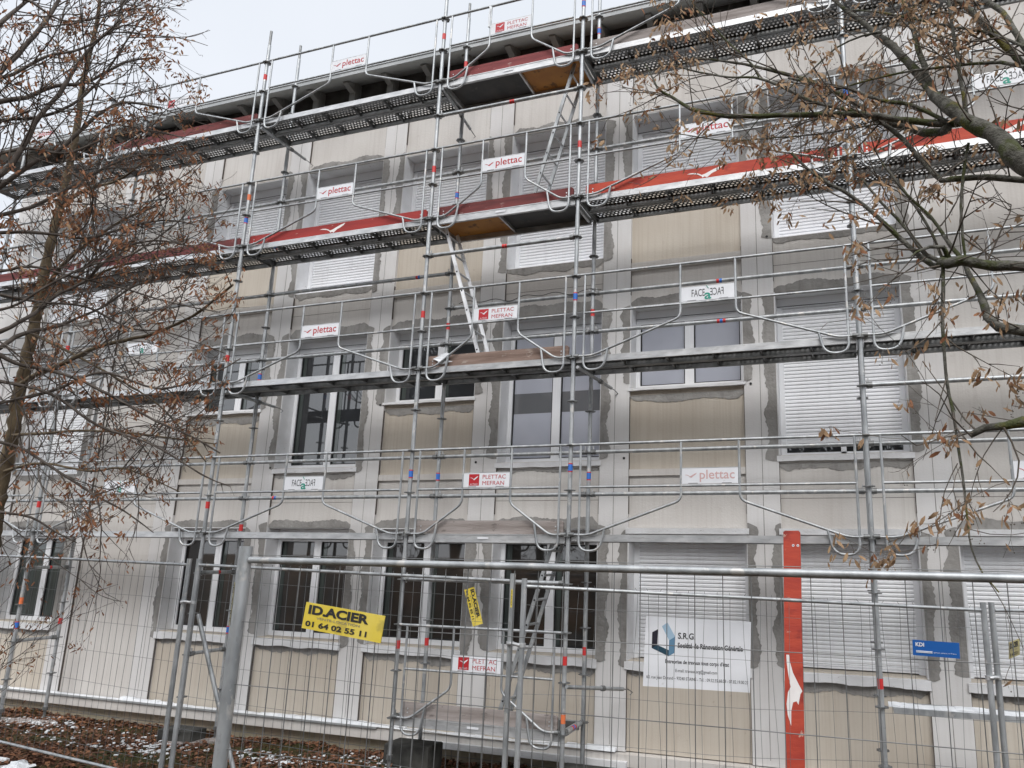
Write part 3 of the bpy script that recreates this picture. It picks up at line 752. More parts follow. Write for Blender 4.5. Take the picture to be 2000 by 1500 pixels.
# ladders
def ladder(p0, p1, label, w=.30, mm='galv'):
    p0 = Vector(p0); p1 = Vector(p1); d = p1 - p0; L = d.length; d.normalize(); side = Vector((0, 1, 0)); nrm = d.cross(side).normalized()
    root = empty('ladder', tuple(p1), label=label, cat='ladder', group='aluminium ladders between the decks')
    M = Matrix((( d.x, side.x, nrm.x, 0), (d.y, side.y, nrm.y, 0), (d.z, side.z, nrm.z, 0), (0, 0, 0, 1)))
    M.translation = p0 - p1
    for s in (-1, 1):
        m = MB(); m.obox(M, (0, s * w / 2 - .011, -.021), (L, s * w / 2 + .011, .021), mm); k = .14
        while k < L:
            a = M @ Vector((k, s * w / 2 - .0135, 0)); b = M @ Vector((k, s * w / 2 + .0135, 0)); m.tube([a, b], .011, 'gasket', 8); k += .28
        m.build('stile', root)
    k = .14
    while k < L:
        m = MB(); m.tube([M @ Vector((k, -w / 2, 0)), M @ Vector((k, w / 2, 0))], .014, 'alu', 8); m.build('rung', root); k += .28
ladder((8.02, .31, 8.0), (7.47, .31, 6.03), 'aluminium ladder hanging from the topmost hatch deck')
ladder((6.27, .31, 5.98), (6.92, .31, 4.03), 'bright aluminium ladder leaning behind the weathered brown toe board', mm='pvc')
ladder((7.95, .31, 1.98), (7.35, .31, .03), 'lowest aluminium ladder behind the fence posts')
# cable clipped along the rear rail
m = MB(); pts = []
for k in range(60):
    x = 6.3 + k * .034; pts.append((x, YR - .03, 5.045 + .02 * math.sin(k * .5) + .014 * math.sin(k * .23)))
m.tube(pts, .005, 'cable', 5); o = m.build('cable'); tag(o, 'thin dark cable wound along a rear scaffold tube above the first floor window', 'cable')
# torn fabric strip on the top guard rail
m = MB(); m.tube(smooth_path([(6.855, -.055, 8.98), (6.87, -.06, 8.93), (6.852, -.05, 8.86), (6.862, -.06, 8.75), (6.858, -.055, 8.66)], .03, 3), [.012] + [.022] * 5 + [.014] * 5 + [.018] * 4 + [.010] * 4 + [.006] * 40 if False else .013, 'snow', 7)
tag(m.build('rag'), 'pale rag knotted round a top guard rail upright', 'rag')
m = MB(); m.add([(6.33, -.005, 4.13), (6.52, -.01, 4.20), (6.60, -.012, 4.16), (6.50, -.012, 4.10), (6.62, -.01, 4.08), (6.45, -.012, 4.05), (6.40, -.02, 4.10)], [(0, 6, 5, 4, 3), (0, 3, 2, 1)], 'snow')
tag(m.build('wrapper'), 'torn white wrapping caught on the end of the brown toe board', 'wrapper')

# ------------------------------------------------------------------ fence panels
def fence(P0, P1, zt0, zt1, label, vs=.1, hz=(.25,), feet=True, seed=1, wavy=.006, tops=True, rp=.021, rt=.0135, hgt=1.85, hw=None, wr=.0017, wm='wire'):
    P0 = Vector((P0[0], P0[1], 0)); P1 = Vector((P1[0], P1[1], 0)); d = (P1 - P0); L = d.length; d.normalize(); q = random.Random(seed)
    root = empty('site_fence', (P0.x, P0.y, zt0 - hgt), label=label, cat='fence panel', group='mesh site fence panels')
    def at(u, z): return d * u + Vector((0, 0, z + (zt1 - zt0) * u / L))
    H = hgt
    for u in (0, L):
        m = MB(); m.tube([at(u, -.16), at(u, H + .055)], rp, 'galv', 12); m.build('post', root)
    m = MB(); m.tube([at(rp, H), at(L - rp, H)], rt, 'galv', 10); m.build('top_rail', root)
    m = MB(); m.tube([at(rp, .03), at(L - rp, .03)], rt, 'galv', 10); m.build('bottom_rail', root)
    m = MB(); n = int(round(L / vs)); yo = Vector((-d.y, d.x, 0)) * .0
    for k in range(1, n):
        u = L * k / n; pts = []; ph = q.uniform(0, 6); a = wavy * q.uniform(.3, 1.6); fr = q.uniform(2, 4); b = q.uniform(-1, 1) * wavy
        for j in range(13):
            z = .03 + (H - .03) * j / 12
            pts.append(at(u + a * math.sin(fr * z + ph) + b * (z - 1), z))
        if tops: pts.append(at(u + q.uniform(-.012, .012), H + .03))
        m.tube(pts, wr, wm, 4, cap=False)
    for z in (hw or [H - .25 * k for k in range(1, 8)]):
        a = q.uniform(-1, 1) * wavy
        m.tube([at(L * j / 10, z + a * math.sin(j)) for j in range(11)], wr, wm, 4, cap=False)
    m.build('wire_mesh', root)
    return root
fA = fence((2.0, -1.78), (5.295, -2.15), 1.70, 1.662, 'leftmost mesh fence panel in front of the leaf covered verge', seed=2, hw=[.17, .45, .72, 1.0, 1.27, 1.54, 1.72])
fB = fence((5.385, -2.13), (8.672, -2.315), 1.663, 1.607, 'rear mesh fence panel with a brace left of the twin posts', seed=3, hw=[.17, .45, .72, 1.0, 1.27, 1.54, 1.72])
fC = fence((8.797, -2.376), (12.0, -1.40), 1.575, 1.462, 'rear mesh fence panel in front of the closed ground floor shutters', seed=4, wavy=.014, hw=[.17, .45, .78, 1.1, 1.42, 1.72])
fD = fence((12.06, -1.36), (14.3, 1.0 - 1.5), 1.462, 1.46, 'mesh fence panel cut off at the right edge of the view', seed=5)
fE = fence((8.73, -4.955), (12.22, -4.905), 1.767, 1.76, 'nearest mesh fence panel with thick post and long top tube', seed=6, vs=.0955, wavy=.001, tops=False, rp=.0265, rt=.0138, hgt=1.88, hw=[1.845 + .055, 1.635, 1.395, 1.155, .915, .675, .435, .195], wr=.0019, wm='galv_dark')
# brace of the rear panel and couplers
m = MB(); m.tube([(0.02, .05, 1.41), (.593, .20, -.10)], .019, 'galv', 8); o = m.build('brace', fB)
def clamp(P, Q, z, label):
    c = (Vector(P) + Vector(Q)) / 2; m = MB(); 
    d = (Vector(Q) - Vector(P)).normalized()
    for e in (P, Q): m.tube([(e[0] - c.x, e[1] - c.y, -.014), (e[0] - c.x, e[1] - c.y, .014)], .029, 'alu', 12)
    a = Vector(P) - c; b = Vector(Q) - c; s = Vector((.0, -.028, 0)); m.tube([a + s, (a + b) / 2 + s * 1.5 + Vector((0, 0, .008)), b + s], .012, 'alu', 8); m.tube([s * 1.2, s * 2.0], .009, 'galv_dark', 6)
    tag(m.build('clamp', None, (c.x, c.y, z)), label, 'clamp', 'clamps joining the fence posts')
clamp((5.295, -2.15, 0), (5.385, -2.13, 0), 1.33, 'metal clamp joining the two posts left of the thick front post')
clamp((8.672, -2.315, 0), (8.797, -2.376, 0), 1.16, 'metal clamp joining the twin posts in front of the middle bay')
clamp((12.0, -1.40, 0), (12.06, -1.36, 0), 1.0, 'metal clamp on the paired posts at the right edge')
def foot(x, y, label, w=.62, dz=.13, rz=0, mm='concrete'):
    m = MB(); pts = [(-w / 2, 0), (w / 2, 0), (w / 2 - .03, dz), (-w / 2 + .03, dz)]
    m.prism(pts, -.11, .11, mm); o = m.build('fence_foot', None, (x, y, gz(x, y) - .01)); o.rotation_euler = (0, 0, rz); tag(o, label, 'concrete block', 'concrete feet of the site fence')
for (x, y, l) in ((5.34, -2.14, 'concrete foot under the posts left of the thick front post'), (8.735, -2.345, 'concrete foot under the twin posts in the middle'), (12.03, -1.38, 'concrete foot under the paired posts on the right'), (8.73, -4.955, 'concrete foot under the thick front post')):
    foot(x, y, l, rz=1.57 if x < 12 else .3)

# ------------------------------------------------------------------ signs on the fence
def placed(mb, name, P, Q, zlow, tilt, label, cat, off=-.012):
    """a flat plate whose local x runs from P to Q"""
    o = mb.build(name, None, (P[0], P[1], zlow)); o.rotation_euler = (0, tilt, math.atan2(Q[1] - P[1], Q[0] - P[0])); tag(o, label, cat); return o
def plate_acier(w, h, mm):
    m = MB(); m.box((0, -.002, 0), (w, .002, h), mm); y = -.0035
    m.text('ID.ACIER', w * .05, h * .60, y, 'ink', width=w * .77, height=h * .31, bold=.045)
    m.text('VENTE-LOCATION', w * .17, h * .42, y, 'ink_grey', width=w * .55, height=h * .09)
    m.text('01 64 02 55 11', w * .04, h * .12, y, 'ink', width=w * .78, height=h * .19, bold=.035)
    return m
o = plate_acier(.362, .098, 'sign_yellow').build('rental_sign', None, (9.08, -4.985, 1.515)); o.rotation_euler = (0, R(6.2), R(.8)); tag(o, 'yellow rental sign reading ID.ACIER wired to the nearest fence panel', 'sign')
o = plate_acier(.285, .083, 'sign_yellow').build('rental_sign', None, (8.235, -2.262, 1.528)); o.rotation_euler = (0, R(72), R(6)); tag(o, 'small yellow sign hanging steeply on end from the rear fence panel', 'sign')
o = plate_acier(.145, .12, 'sign_yellow_pale').build('rental_sign', None, (12.17, -1.20, 1.112)); o.rotation_euler = (R(10), R(-9), R(50)); tag(o, 'faded pale yellow sign bent behind the paired posts at the right edge', 'sign')
m = MB(); m.box((0, -.002, 0), (.128, .002, .044), 'sign_blue')
m.text('KDI', .008, .027, -.0032, 'sign_white', height=.0105, bold=.03); m.box((.009, -.0034, .009), (.054, -.0024, .0145), 'sign_white'); m.box((.009, -.0036, .0112), (.054, -.0034, .0122), 'sign_blue')
m.text('agences, partout, en France', .057, .0105, -.0032, 'sign_white', width=.062, height=.0032)
o = m.build('company_sign', None, (11.283, -4.945, 1.532)); o.rotation_euler = (0, R(1.5), R(.8)); tag(o, 'small blue sign reading KDI on the nearest fence panel', 'sign')
# company board behind the rear panel
m = MB(); w, h = .785, .497
m.box((0, -.004, 0), (w, .004, h), 'sign_white'); y = -.0055
def uv(a, b): return ((a - 140) / 1630 * w, y, (1 - (b - 188 - (a - 140) * .068) / 1040) * h)
for poly, mm in (([(250, 435), (335, 390), (335, 625), (250, 670)], 'logo_dark'), ([(250, 670), (335, 625), (515, 705), (515, 795)], 'logo_teal'),
                 ([(515, 560), (605, 505), (605, 745), (515, 795)], 'logo_blue'), ([(395, 348), (478, 290), (605, 505), (515, 560)], 'logo_light')):
    m.add([uv(*p) for p in poly], [(3, 2, 1, 0)], mm)
m.text('S.R.G.', w * .312, h * .70, y, 'ink', width=w * .165, height=h * .085, bold=.02)
m.text('Société de Rénovation Générale', w * .312, h * .573, y, 'ink', width=w * .615, height=h * .068, bold=.03)
m.text('Entreprise de travaux tous corps d\'état', w * .20, h * .345, y, 'ink', width=w * .60, height=h * .052, bold=.02)
m.text('E-mail: travaux.srg@gmail.com', w * .30, h * .225, y, 'ink', width=w * .39, height=h * .045)
m.text('60, rue Jean Durand \u2013 93240 STAINS - T\u00e9l. : 09.52.55.68.08 - 07.82.19.00.23', w * .03, h * .115, y, 'ink', width=w * .95, height=h * .045)
o = m.build('company_board', None, (9.592, -1.985 - .1, .875)); o.rotation_euler = (0, R(2.2), math.atan2(.225, .76)); tag(o, 'white board with blue folded ribbon logo and company address on the rear fence', 'sign')
o.location = (9.60, -1.975, .872)
# sticker strips on posts
m = MB(); m.add([(-.014, -.0225, 0), (.006, -.0265, 0), (.006, -.0265, .17), (-.014, -.0225, .17)], [(0, 1, 2, 3)], 'sign_yellow_pale')
M_ = Matrix.Rotation(R(90), 4, 'Y'); m.text('ID.ACIER', 0, 0, 0, 'ink', width=.15, height=.012, M=Matrix.Translation((-.010, -.0262, .16)) @ M_)
m.build('sticker', fE, (-.003, 0, 1.62)).rotation_euler = (0, 0, R(-28))
m = MB(); m.add([(-.006, -.0225, 0), (.008, -.022, 0), (.008, -.022, .13), (-.006, -.0225, .13)], [(0, 1, 2, 3)], 'sign_yellow')
m.text('ID.ACIER', 0, 0, 0, 'ink', width=.11, height=.008, M=Matrix.Translation((-.003, -.0235, .12)) @ M_)
m.build('sticker', fB, (8.672 - 5.385, -.185, 1.66 - .06)).location = (3.287 + .006, -.185, 1.607 - 1.663 + 1.85 - .19)

# red board leaning upright against the scaffold
m = MB(); L = 2.62; hw = .0735; c = .014
pts = [(-hw + c, 0), (hw - c, 0), (hw, c), (hw, L - c), (hw - c, L), (-hw + c, L), (-hw, L - c), (-hw, c)]
m.prism(pts, -.016, .016, 'red_orange')
for e in (.012, .052): m.tube([(e, -.0175, L - .135), (e, -.0155, L - .135)], .0115, 'sign_white', 10); m.tube([(e, -.0185, L - .135), (e, -.0172, L - .135)], .0055, 'ink_grey', 8)
gx = [(-.058, 1.56), (-.036, 1.56), (-.028, 1.50), (-.006, 1.42), (.038, 1.335), (.066, 1.285), (.050, 1.26), (.034, 1.18), (.018, 1.205), (-.008, 1.195), (-.024, 1.13), (-.026, 1.02), (-.052, 1.10), (-.060, 1.18), (-.048, 1.27), (-.026, 1.31), (-.046, 1.42), (-.056, 1.50)]
A_ = [0, 1, 2, 3, 4, 15, 16, 17]; B_ = [4, 5, 6, 7, 8, 9, 14, 15]; C_ = [9, 10, 11, 12, 13, 14]
for idx in (A_, B_, C_): m.add([(gx[k][0], -.0172, gx[k][1]) for k in idx], [tuple(range(len(idx) - 1, -1, -1))], 'white_mark')
o = m.build('upright_board', None, (10.607, -1.335, -.49)); o.rotation_euler = (-math.atan2(.50, 1.92), 0, 0); tag(o, 'bright red plank with white gull standing upright behind the mesh fence', 'plank')

# ------------------------------------------------------------------ things on the ground
def block(name, x, y, sx, sy, sz, rz, mm, label, cat, group=None, z=None, tilt=0):
    m = MB(); q = random.Random(int(x * 100)); b = .012
    vs = []
    for zz, i in ((0, 0), (sz - b, 0), (sz, b)):
        for (a, c) in ((-1, -1), (1, -1), (1, 1), (-1, 1)): vs.append((a * (sx / 2 - i) + q.uniform(-.004, .004), c * (sy / 2 - i) + q.uniform(-.004, .004), zz + q.uniform(-.003, .003)))
    f = [(0, 3, 2, 1), (8, 9, 10, 11)]
    for k in (0, 4):
        for j in range(4): f.append((k + j, k + (j + 1) % 4, k + 4 + (j + 1) % 4, k + 4 + j))
    m.add(vs, f, mm); o = m.build(name, None, (x, y, (gz(x, y) if z is None else z))); o.rotation_euler = (tilt, 0, rz); tag(o, label, cat, group); return o
block('concrete_block', 3.02, .12, .50, .24, .17, .05, 'concrete', 'dark concrete block by the wall behind the fence posts', 'concrete block')
block('concrete_block', 6.22, .34, .58, .3, .27, .0, 'concrete', 'large dark concrete block at the foot of the middle scaffold post', 'concrete block')
block('concrete_block', 8.35, .35, .62, .3, .20, .0, 'concrete', 'dark concrete block under the right end of the lowest deck', 'concrete block')
block('sole_plank', .02, .05, 1.35, .22, .035, .12, 'wood_grey', 'grey wooden sole plank under the leftmost scaffold feet', 'plank', 'wooden sole planks under the scaffold')
block('sole_plank', 3.18, .02, .9, .22, .035, .75, 'wood_grey', 'grey wooden sole plank beside the dark concrete block', 'plank', 'wooden sole planks under the scaffold')
block('timber_beam', 6.35, -1.60, 1.1, .10, .10, .09, 'concrete', 'dark beam with a pale edge lying on the leaves', 'beam')
def lump(name, x, y, r, label, cat, mm, seed, flat=.5, group=None, n=7):
    m = MB(); q = random.Random(seed); vs = []; rings = 5
    for i in range(rings + 1):
        for j in range(n * 2):
            th = math.pi * i / rings; ph = math.pi * j / n; k = 1 + q.uniform(-.32, .32)
            vs.append((r * math.sin(th) * math.cos(ph) * k * 1.5, r * math.sin(th) * math.sin(ph) * k, r * flat * (math.cos(th) * k + .5)))
    f = [(i * n * 2 + j, (i + 1) * n * 2 + j, (i + 1) * n * 2 + (j + 1) % (2 * n), i * n * 2 + (j + 1) % (2 * n)) for i in range(rings) for j in range(2 * n)]
    m.add(vs, f, mm); o = m.build(name, None, (x, y, gz(x, y))); o.rotation_euler = (0, 0, q.uniform(-.4, .4)); return tag(o, label, cat, group)
lump('plastic_bag', 3.50, -2.12, .11, 'crumpled white plastic bag on the brown leaves at lower left', 'bag', 'snow', 5, .45)
lump('plastic_bag', 3.95, -2.22, .08, 'small pale scrap of plastic beside the crumpled bag', 'bag', 'snow', 8, .4)
GP = 'white foam offcuts on the leaves'
q = random.Random(21)
for (x, y, sx, sy, rz, l) in ((3.0, -1.95, .17, .035, .1, 'short white foam strip left of the plastic bag'),
        (6.05, -.62, .22, .04, .55, 'long white foam offcut sloping up beside the dark block'), (5.42, -1.05, .20, .04, -.05, 'white foam offcut lying at the end of the dark beam'),
        (6.28, -.42, .12, .05, -.4, 'white foam offcut between sloping strip and dark block'), (6.10, -1.0, .10, .07, .2, 'stubby white foam offcut below the sloping strip'),
        (5.12, -.45, .10, .06, .3, 'chunky white foam offcut near the plinth left of the beam'), (5.75, -.75, .09, .06, .9, 'small foam lump above the beam')):
    block('foam_offcut', x, y, sx, sy, .035, rz, 'foam', l, 'foam offcut', GP, gz(x, y) + .012)

def scatter_leaves():
    q = random.Random(99); m = MB()
    def leaf(x, y, z, s, mm, up=.35):
        a = q.uniform(0, 6.28); d = Vector((math.cos(a), math.sin(a), q.uniform(-up, up))) * s; e = Vector((-math.sin(a), math.cos(a), q.uniform(-up, up))) * s * .55
        p = Vector((x, y, z)); c = p + Vector((0, 0, s * q.uniform(.1, .5)))
        m.add([p - d, c - e, p + d, c + e, p], [(0, 1, 4), (1, 2, 4), (2, 3, 4), (3, 0, 4)], mm)
    n = 0
    while n < 15000:
        x = q.uniform(-3, 9.3); y = q.uniform(-3.3, 1.03)
        if x > 5 and y < -3.0: continue
        den = .55 + .45 * math.sin(1.7 * x + 2 * y) * math.cos(2.1 * y - x)
        if y > .75: den = 1
        if q.random() > den: continue
        leaf(x, y, gz(x, y) + bumps(x, y) + q.uniform(0, .03), q.uniform(.02, .045), 'litter' if q.random() < .8 else 'leaf_rust'); n += 1
    tag(m.build('leaf_litter'), 'brown fallen leaves covering the verge below the wall', 'leaf litter', kind='stuff')
    m = MB()
    for _ in range(9000):
        x = q.uniform(-3, 9.3); y = q.uniform(-3.2, .9)
        if math.sin(1.7 * x + 2 * y) * math.cos(2.1 * y - x) > .1 and q.random() < .8: continue
        z = gz(x, y) + bumps(x, y); h = q.uniform(.02, .06); a = q.uniform(0, 6.28); w = .004
        m.add([(x - w * math.cos(a), y - w * math.sin(a), z), (x + w * math.cos(a), y + w * math.sin(a), z), (x + q.uniform(-.03, .03), y + q.uniform(-.03, .03), z + h)], [(0, 1, 2)], 'grass')
    tag(m.build('grass'), 'thin trampled grass between the fallen leaves', 'grass', kind='stuff')
    m = MB(); n = 0
    while n < 950:
        x = q.uniform(-3, 8.6); c = -.15 - .09 * (x - .5) * (1 if x < 4 else .3) + .25 * math.sin(x * 1.3)
        y = q.gauss(c, .30)
        if not -2.6 < y < .95: continue
        dn = .5 + .5 * math.sin(2.3 * x + .6) * math.sin(3.7 * y + x)
        if q.random() > dn ** 1.6: continue
        s = q.uniform(.004, .014) * (1.3 if q.random() < .1 else 1); z = gz(x, y) + bumps(x, y) + q.uniform(.005, .035)
        a = q.uniform(0, 3.14); ca, sa = math.cos(a), math.sin(a); l = s * q.uniform(1, 2.2)
        vs = [(x + l * ca * i - s * sa * j, y + l * sa * i + s * ca * j, z + k * s * .8 + q.uniform(-.2, .2) * s) for k in (0, 1) for (i, j) in ((-1, -1), (1, -1), (1, 1), (-1, 1))]
        m.add(vs, [(4, 5, 6, 7), (0, 1, 5, 4), (1, 2, 6, 5), (2, 3, 7, 6), (3, 0, 4, 7)], 'foam'); n += 1
    tag(m.build('foam_crumbs'), 'white crumbs of foam and thawing snow strewn along the wall', 'crumbs', kind='stuff')
scatter_leaves()

# ------------------------------------------------------------------ trees
LIMBS_RIGHT = [
  [[12.393,-3.454,3.494,0.0535],[12.071,-3.507,3.83,0.0498],[11.991,-3.448,4.022,0.0457],[11.861,-3.395,4.168,0.0412],[11.763,-3.337,4.34,0.0364],[11.711,-3.255,4.472,0.0312]],
  [[11.711,-3.255,4.472,0.0312],[11.678,-3.188,4.601,0.0285],[11.593,-3.153,4.796,0.0255],[11.482,-3.126,4.994,0.0224],[11.418,-3.068,5.118,0.0192],[11.305,-3.038,5.293,0.0158],[11.212,-2.996,5.446,0.0122],[11.099,-2.967,5.629,0.0084]],
  [[11.727,-3.247,4.458,0.0192],[11.675,-3.213,4.706,0.0172],[11.644,-3.177,4.978,0.0151],[11.593,-3.147,5.247,0.0129],[11.572,-3.093,5.451,0.0106]],
  [[11.836,-3.273,4.257,0.0211],[11.7,-3.262,4.289,0.0199],[11.508,-3.275,4.344,0.0187],[11.312,-3.291,4.403,0.0174],[10.984,-3.343,4.433,0.0161],[10.764,-3.359,4.458,0.0147],[10.523,-3.382,4.486,0.0134],[10.343,-3.394,4.55,0.0119],[10.241,-3.381,4.622,0.0105],[10.166,-3.362,4.705,0.009],[10.065,-3.352,4.793,0.0074],[10.023,-3.327,4.899,0.0058],[9.965,-3.314,5.033,0.0041]],
  [[11.76,-3.291,4.224,0.0258],[11.742,-3.197,4.262,0.0242],[11.663,-3.127,4.313,0.0226],[11.573,-3.071,4.409,0.0209],[11.426,-3.032,4.497,0.019],[11.328,-2.99,4.645,0.0171],[11.093,-3.005,4.84,0.015],[10.958,-2.967,4.949,0.0129],[10.702,-2.974,5.082,0.0106],[10.461,-2.97,5.191,0.0083],[10.206,-2.968,5.283,0.0058]],
  [[11.77,-3.294,4.256,0.0118],[11.593,-3.263,4.427,0.0111],[11.422,-3.213,4.529,0.0104],[11.222,-3.184,4.678,0.0097],[11.073,-3.126,4.775,0.0089],[10.879,-3.087,4.889,0.0081]],
  [[12.323,-3.228,3.822,0.0178],[12.125,-3.249,3.864,0.0172],[11.948,-3.264,3.906,0.0166],[11.765,-3.273,3.918,0.0159],[11.714,-3.24,3.934,0.0152],[11.67,-3.218,4.011,0.0146],[11.623,-3.199,4.096,0.0138],[11.534,-3.209,4.246,0.013],[11.421,-3.22,4.369,0.0123]],
  [[10.892,-3.354,4.186,0.0074],[11.038,-3.329,4.017,0.009],[11.185,-3.316,3.908,0.0106],[11.325,-3.3,3.77,0.0122],[11.461,-3.279,3.605,0.0136],[11.573,-3.272,3.465,0.0151],[11.632,-3.298,3.395,0.0165],[11.679,-3.344,3.392,0.0178]],
  [[11.278,-3.291,3.999,0.006],[11.379,-3.284,3.828,0.0076],[11.485,-3.279,3.681,0.0091],[11.538,-3.301,3.567,0.0106],[11.587,-3.325,3.462,0.012],[11.679,-3.344,3.392,0.0134]],
  [[11.394,-3.274,4.092,0.0048],[11.519,-3.249,3.879,0.0066],[11.642,-3.237,3.723,0.0084],[11.705,-3.248,3.579,0.0101],[11.762,-3.267,3.462,0.0118],[11.777,-3.312,3.394,0.0134]],
  [[11.439,-3.152,4.096,0.0074],[11.536,-3.145,3.921,0.0078],[11.604,-3.154,3.778,0.0082],[11.653,-3.17,3.636,0.0085],[11.665,-3.212,3.553,0.0088],[11.693,-3.241,3.433,0.0091]],
  [[11.818,-3.365,5.11,0.0084],[11.814,-3.392,4.984,0.0092],[11.823,-3.388,4.746,0.01],[11.834,-3.385,4.512,0.0107],[11.852,-3.373,4.245,0.0114]],
  [[11.852,-3.337,4.089,0.0091],[11.81,-3.33,3.88,0.0086],[11.788,-3.329,3.723,0.0079],[11.784,-3.311,3.519,0.0073],[11.792,-3.305,3.389,0.0067]],
  [[11.673,-3.354,3.43,0.0111],[11.656,-3.366,3.221,0.0102],[11.637,-3.38,3.017,0.0094],[11.636,-3.368,2.726,0.0085],[11.65,-3.384,2.58,0.0076],[11.659,-3.392,2.392,0.0068],[11.669,-3.401,2.208,0.006],[11.674,-3.402,1.985,0.0052],[11.677,-3.428,1.865,0.0044],[11.715,-3.444,1.752,0.0037],[11.774,-3.459,1.666,0.0029]],
  [[12.34,-3.315,3.281,0.0275],[12.049,-3.377,3.318,0.0278],[11.854,-3.402,3.336,0.0281],[11.759,-3.399,3.372,0.0284],[11.686,-3.38,3.371,0.0287],[11.655,-3.353,3.397,0.029]],
  [[11.713,-3.334,3.398,0.0156],[11.672,-3.39,3.469,0.0125],[11.6,-3.438,3.457,0.0094],[11.528,-3.48,3.418,0.0063],[11.488,-3.511,3.375,0.0033]],
  [[12.29,-3.356,2.914,0.0288],[12.012,-3.397,2.963,0.0266],[11.901,-3.381,2.999,0.0242],[11.864,-3.346,3.064,0.0218],[11.844,-3.32,3.19,0.0194],[11.831,-3.28,3.264,0.0168],[11.802,-3.25,3.362,0.0142],[11.799,-3.206,3.435,0.0114]],
  [[12.239,-3.39,2.517,0.028],[11.963,-3.42,2.485,0.0254],[11.888,-3.389,2.476,0.0226],[11.794,-3.366,2.473,0.0198],[11.731,-3.326,2.445,0.017]],
  [[12.392,-3.274,4.123,0.0223],[12.17,-3.328,4.513,0.021],[12.104,-3.283,4.69,0.0197],[11.984,-3.265,4.914,0.0182],[11.9,-3.228,5.1,0.0167],[11.879,-3.158,5.237,0.0151]],
  [[12.198,-3.418,4.473,0.0178],[12.147,-3.351,4.698,0.0167],[12.106,-3.28,4.919,0.0154],[12.038,-3.205,5.083,0.0141],[12.028,-3.109,5.24,0.0126]],
  [[12.149,-3.452,4.551,0.009],[12.021,-3.363,4.732,0.0083],[11.837,-3.286,4.885,0.0078],[11.658,-3.208,5.041,0.007],[11.451,-3.14,5.199,0.0062],[11.253,-3.064,5.335,0.0054]],
  [[12.144,-3.429,4.442,0.0111],[12.05,-3.357,4.544,0.0102],[11.91,-3.293,4.61,0.009],[11.676,-3.255,4.658,0.0079],[11.482,-3.202,4.696,0.0066],[11.223,-3.163,4.696,0.0054],[10.939,-3.125,4.67,0.0039]],
  [[11.362,-3.251,4.419,0.011],[11.161,-3.244,4.511,0.0103],[11.005,-3.223,4.606,0.0096],[10.834,-3.218,4.747,0.0088],[10.676,-3.2,4.853,0.008],[10.507,-3.174,4.911,0.0071],[10.3,-3.168,4.999,0.0062],[10.111,-3.16,5.101,0.0053],[10.001,-3.117,5.166,0.0043]],
  [[10.685,-3.059,4.958,0.0069],[10.646,-3.058,5.057,0.0062],[10.558,-3.076,5.163,0.0056],[10.472,-3.092,5.267,0.0049],[10.36,-3.128,5.419,0.0042],[10.279,-3.144,5.529,0.0035],[10.214,-3.158,5.658,0.0029]],
  [[10.577,-3.122,5.077,0.006],[10.502,-3.119,5.144,0.0054],[10.401,-3.131,5.241,0.0048],[10.293,-3.15,5.357,0.0042],[10.266,-3.14,5.461,0.0035],[10.226,-3.135,5.571,0.0029]],
  [[10.489,-3.158,4.637,0.0048],[10.315,-3.169,4.713,0.0045],[10.192,-3.159,4.775,0.0041],[10.068,-3.16,4.881,0.0037],[9.922,-3.157,4.941,0.0033],[9.756,-3.162,5.004,0.0029]],
  [[11.464,-3.145,5.047,0.0077],[11.349,-3.116,5.071,0.007],[11.182,-3.092,5.038,0.0062],[11.042,-3.048,4.954,0.0054],[10.865,-3.012,4.856,0.0046],[10.716,-2.967,4.755,0.0037],[10.561,-2.916,4.625,0.0028]],
  [[11.708,-3.2,5.173,0.0075],[11.588,-3.127,5.15,0.0064],[11.462,-3.056,5.129,0.0053],[11.371,-2.985,5.16,0.004]],
  [[11.525,-3.097,4.454,0.0063],[11.362,-3.079,4.454,0.0058],[11.054,-3.105,4.435,0.0052],[10.739,-3.139,4.442,0.0046],[10.479,-3.157,4.46,0.004],[10.183,-3.201,4.536,0.0034],[10.04,-3.188,4.586,0.0027]],
  [[11.413,-3.225,4.377,0.0049],[11.23,-3.147,4.244,0.0042],[11.013,-3.101,4.201,0.0034],[10.728,-3.092,4.217,0.0026]],
  [[11.89,-3.272,3.385,0.0056],[12.008,-3.217,3.629,0.0046],[12.07,-3.157,3.773,0.0034],[11.99,-3.128,3.847,0.0023]],
  [[11.715,-3.436,2.427,0.0051],[11.629,-3.518,2.508,0.0041],[11.57,-3.597,2.611,0.003],[11.486,-3.673,2.663,0.002]],
  [[11.728,-3.434,2.44,0.0041],[11.576,-3.513,2.407,0.0034],[11.449,-3.581,2.362,0.0027],[11.378,-3.65,2.405,0.002]],
  [[11.855,-3.502,2.45,0.005],[11.911,-3.483,2.287,0.004],[11.861,-3.501,2.138,0.003],[11.768,-3.545,2.039,0.0019]],
  [[11.618,-3.646,2.262,0.0029],[11.549,-3.674,2.127,0.0024],[11.515,-3.688,1.984,0.0018],[11.484,-3.702,1.843,0.0014]],
]
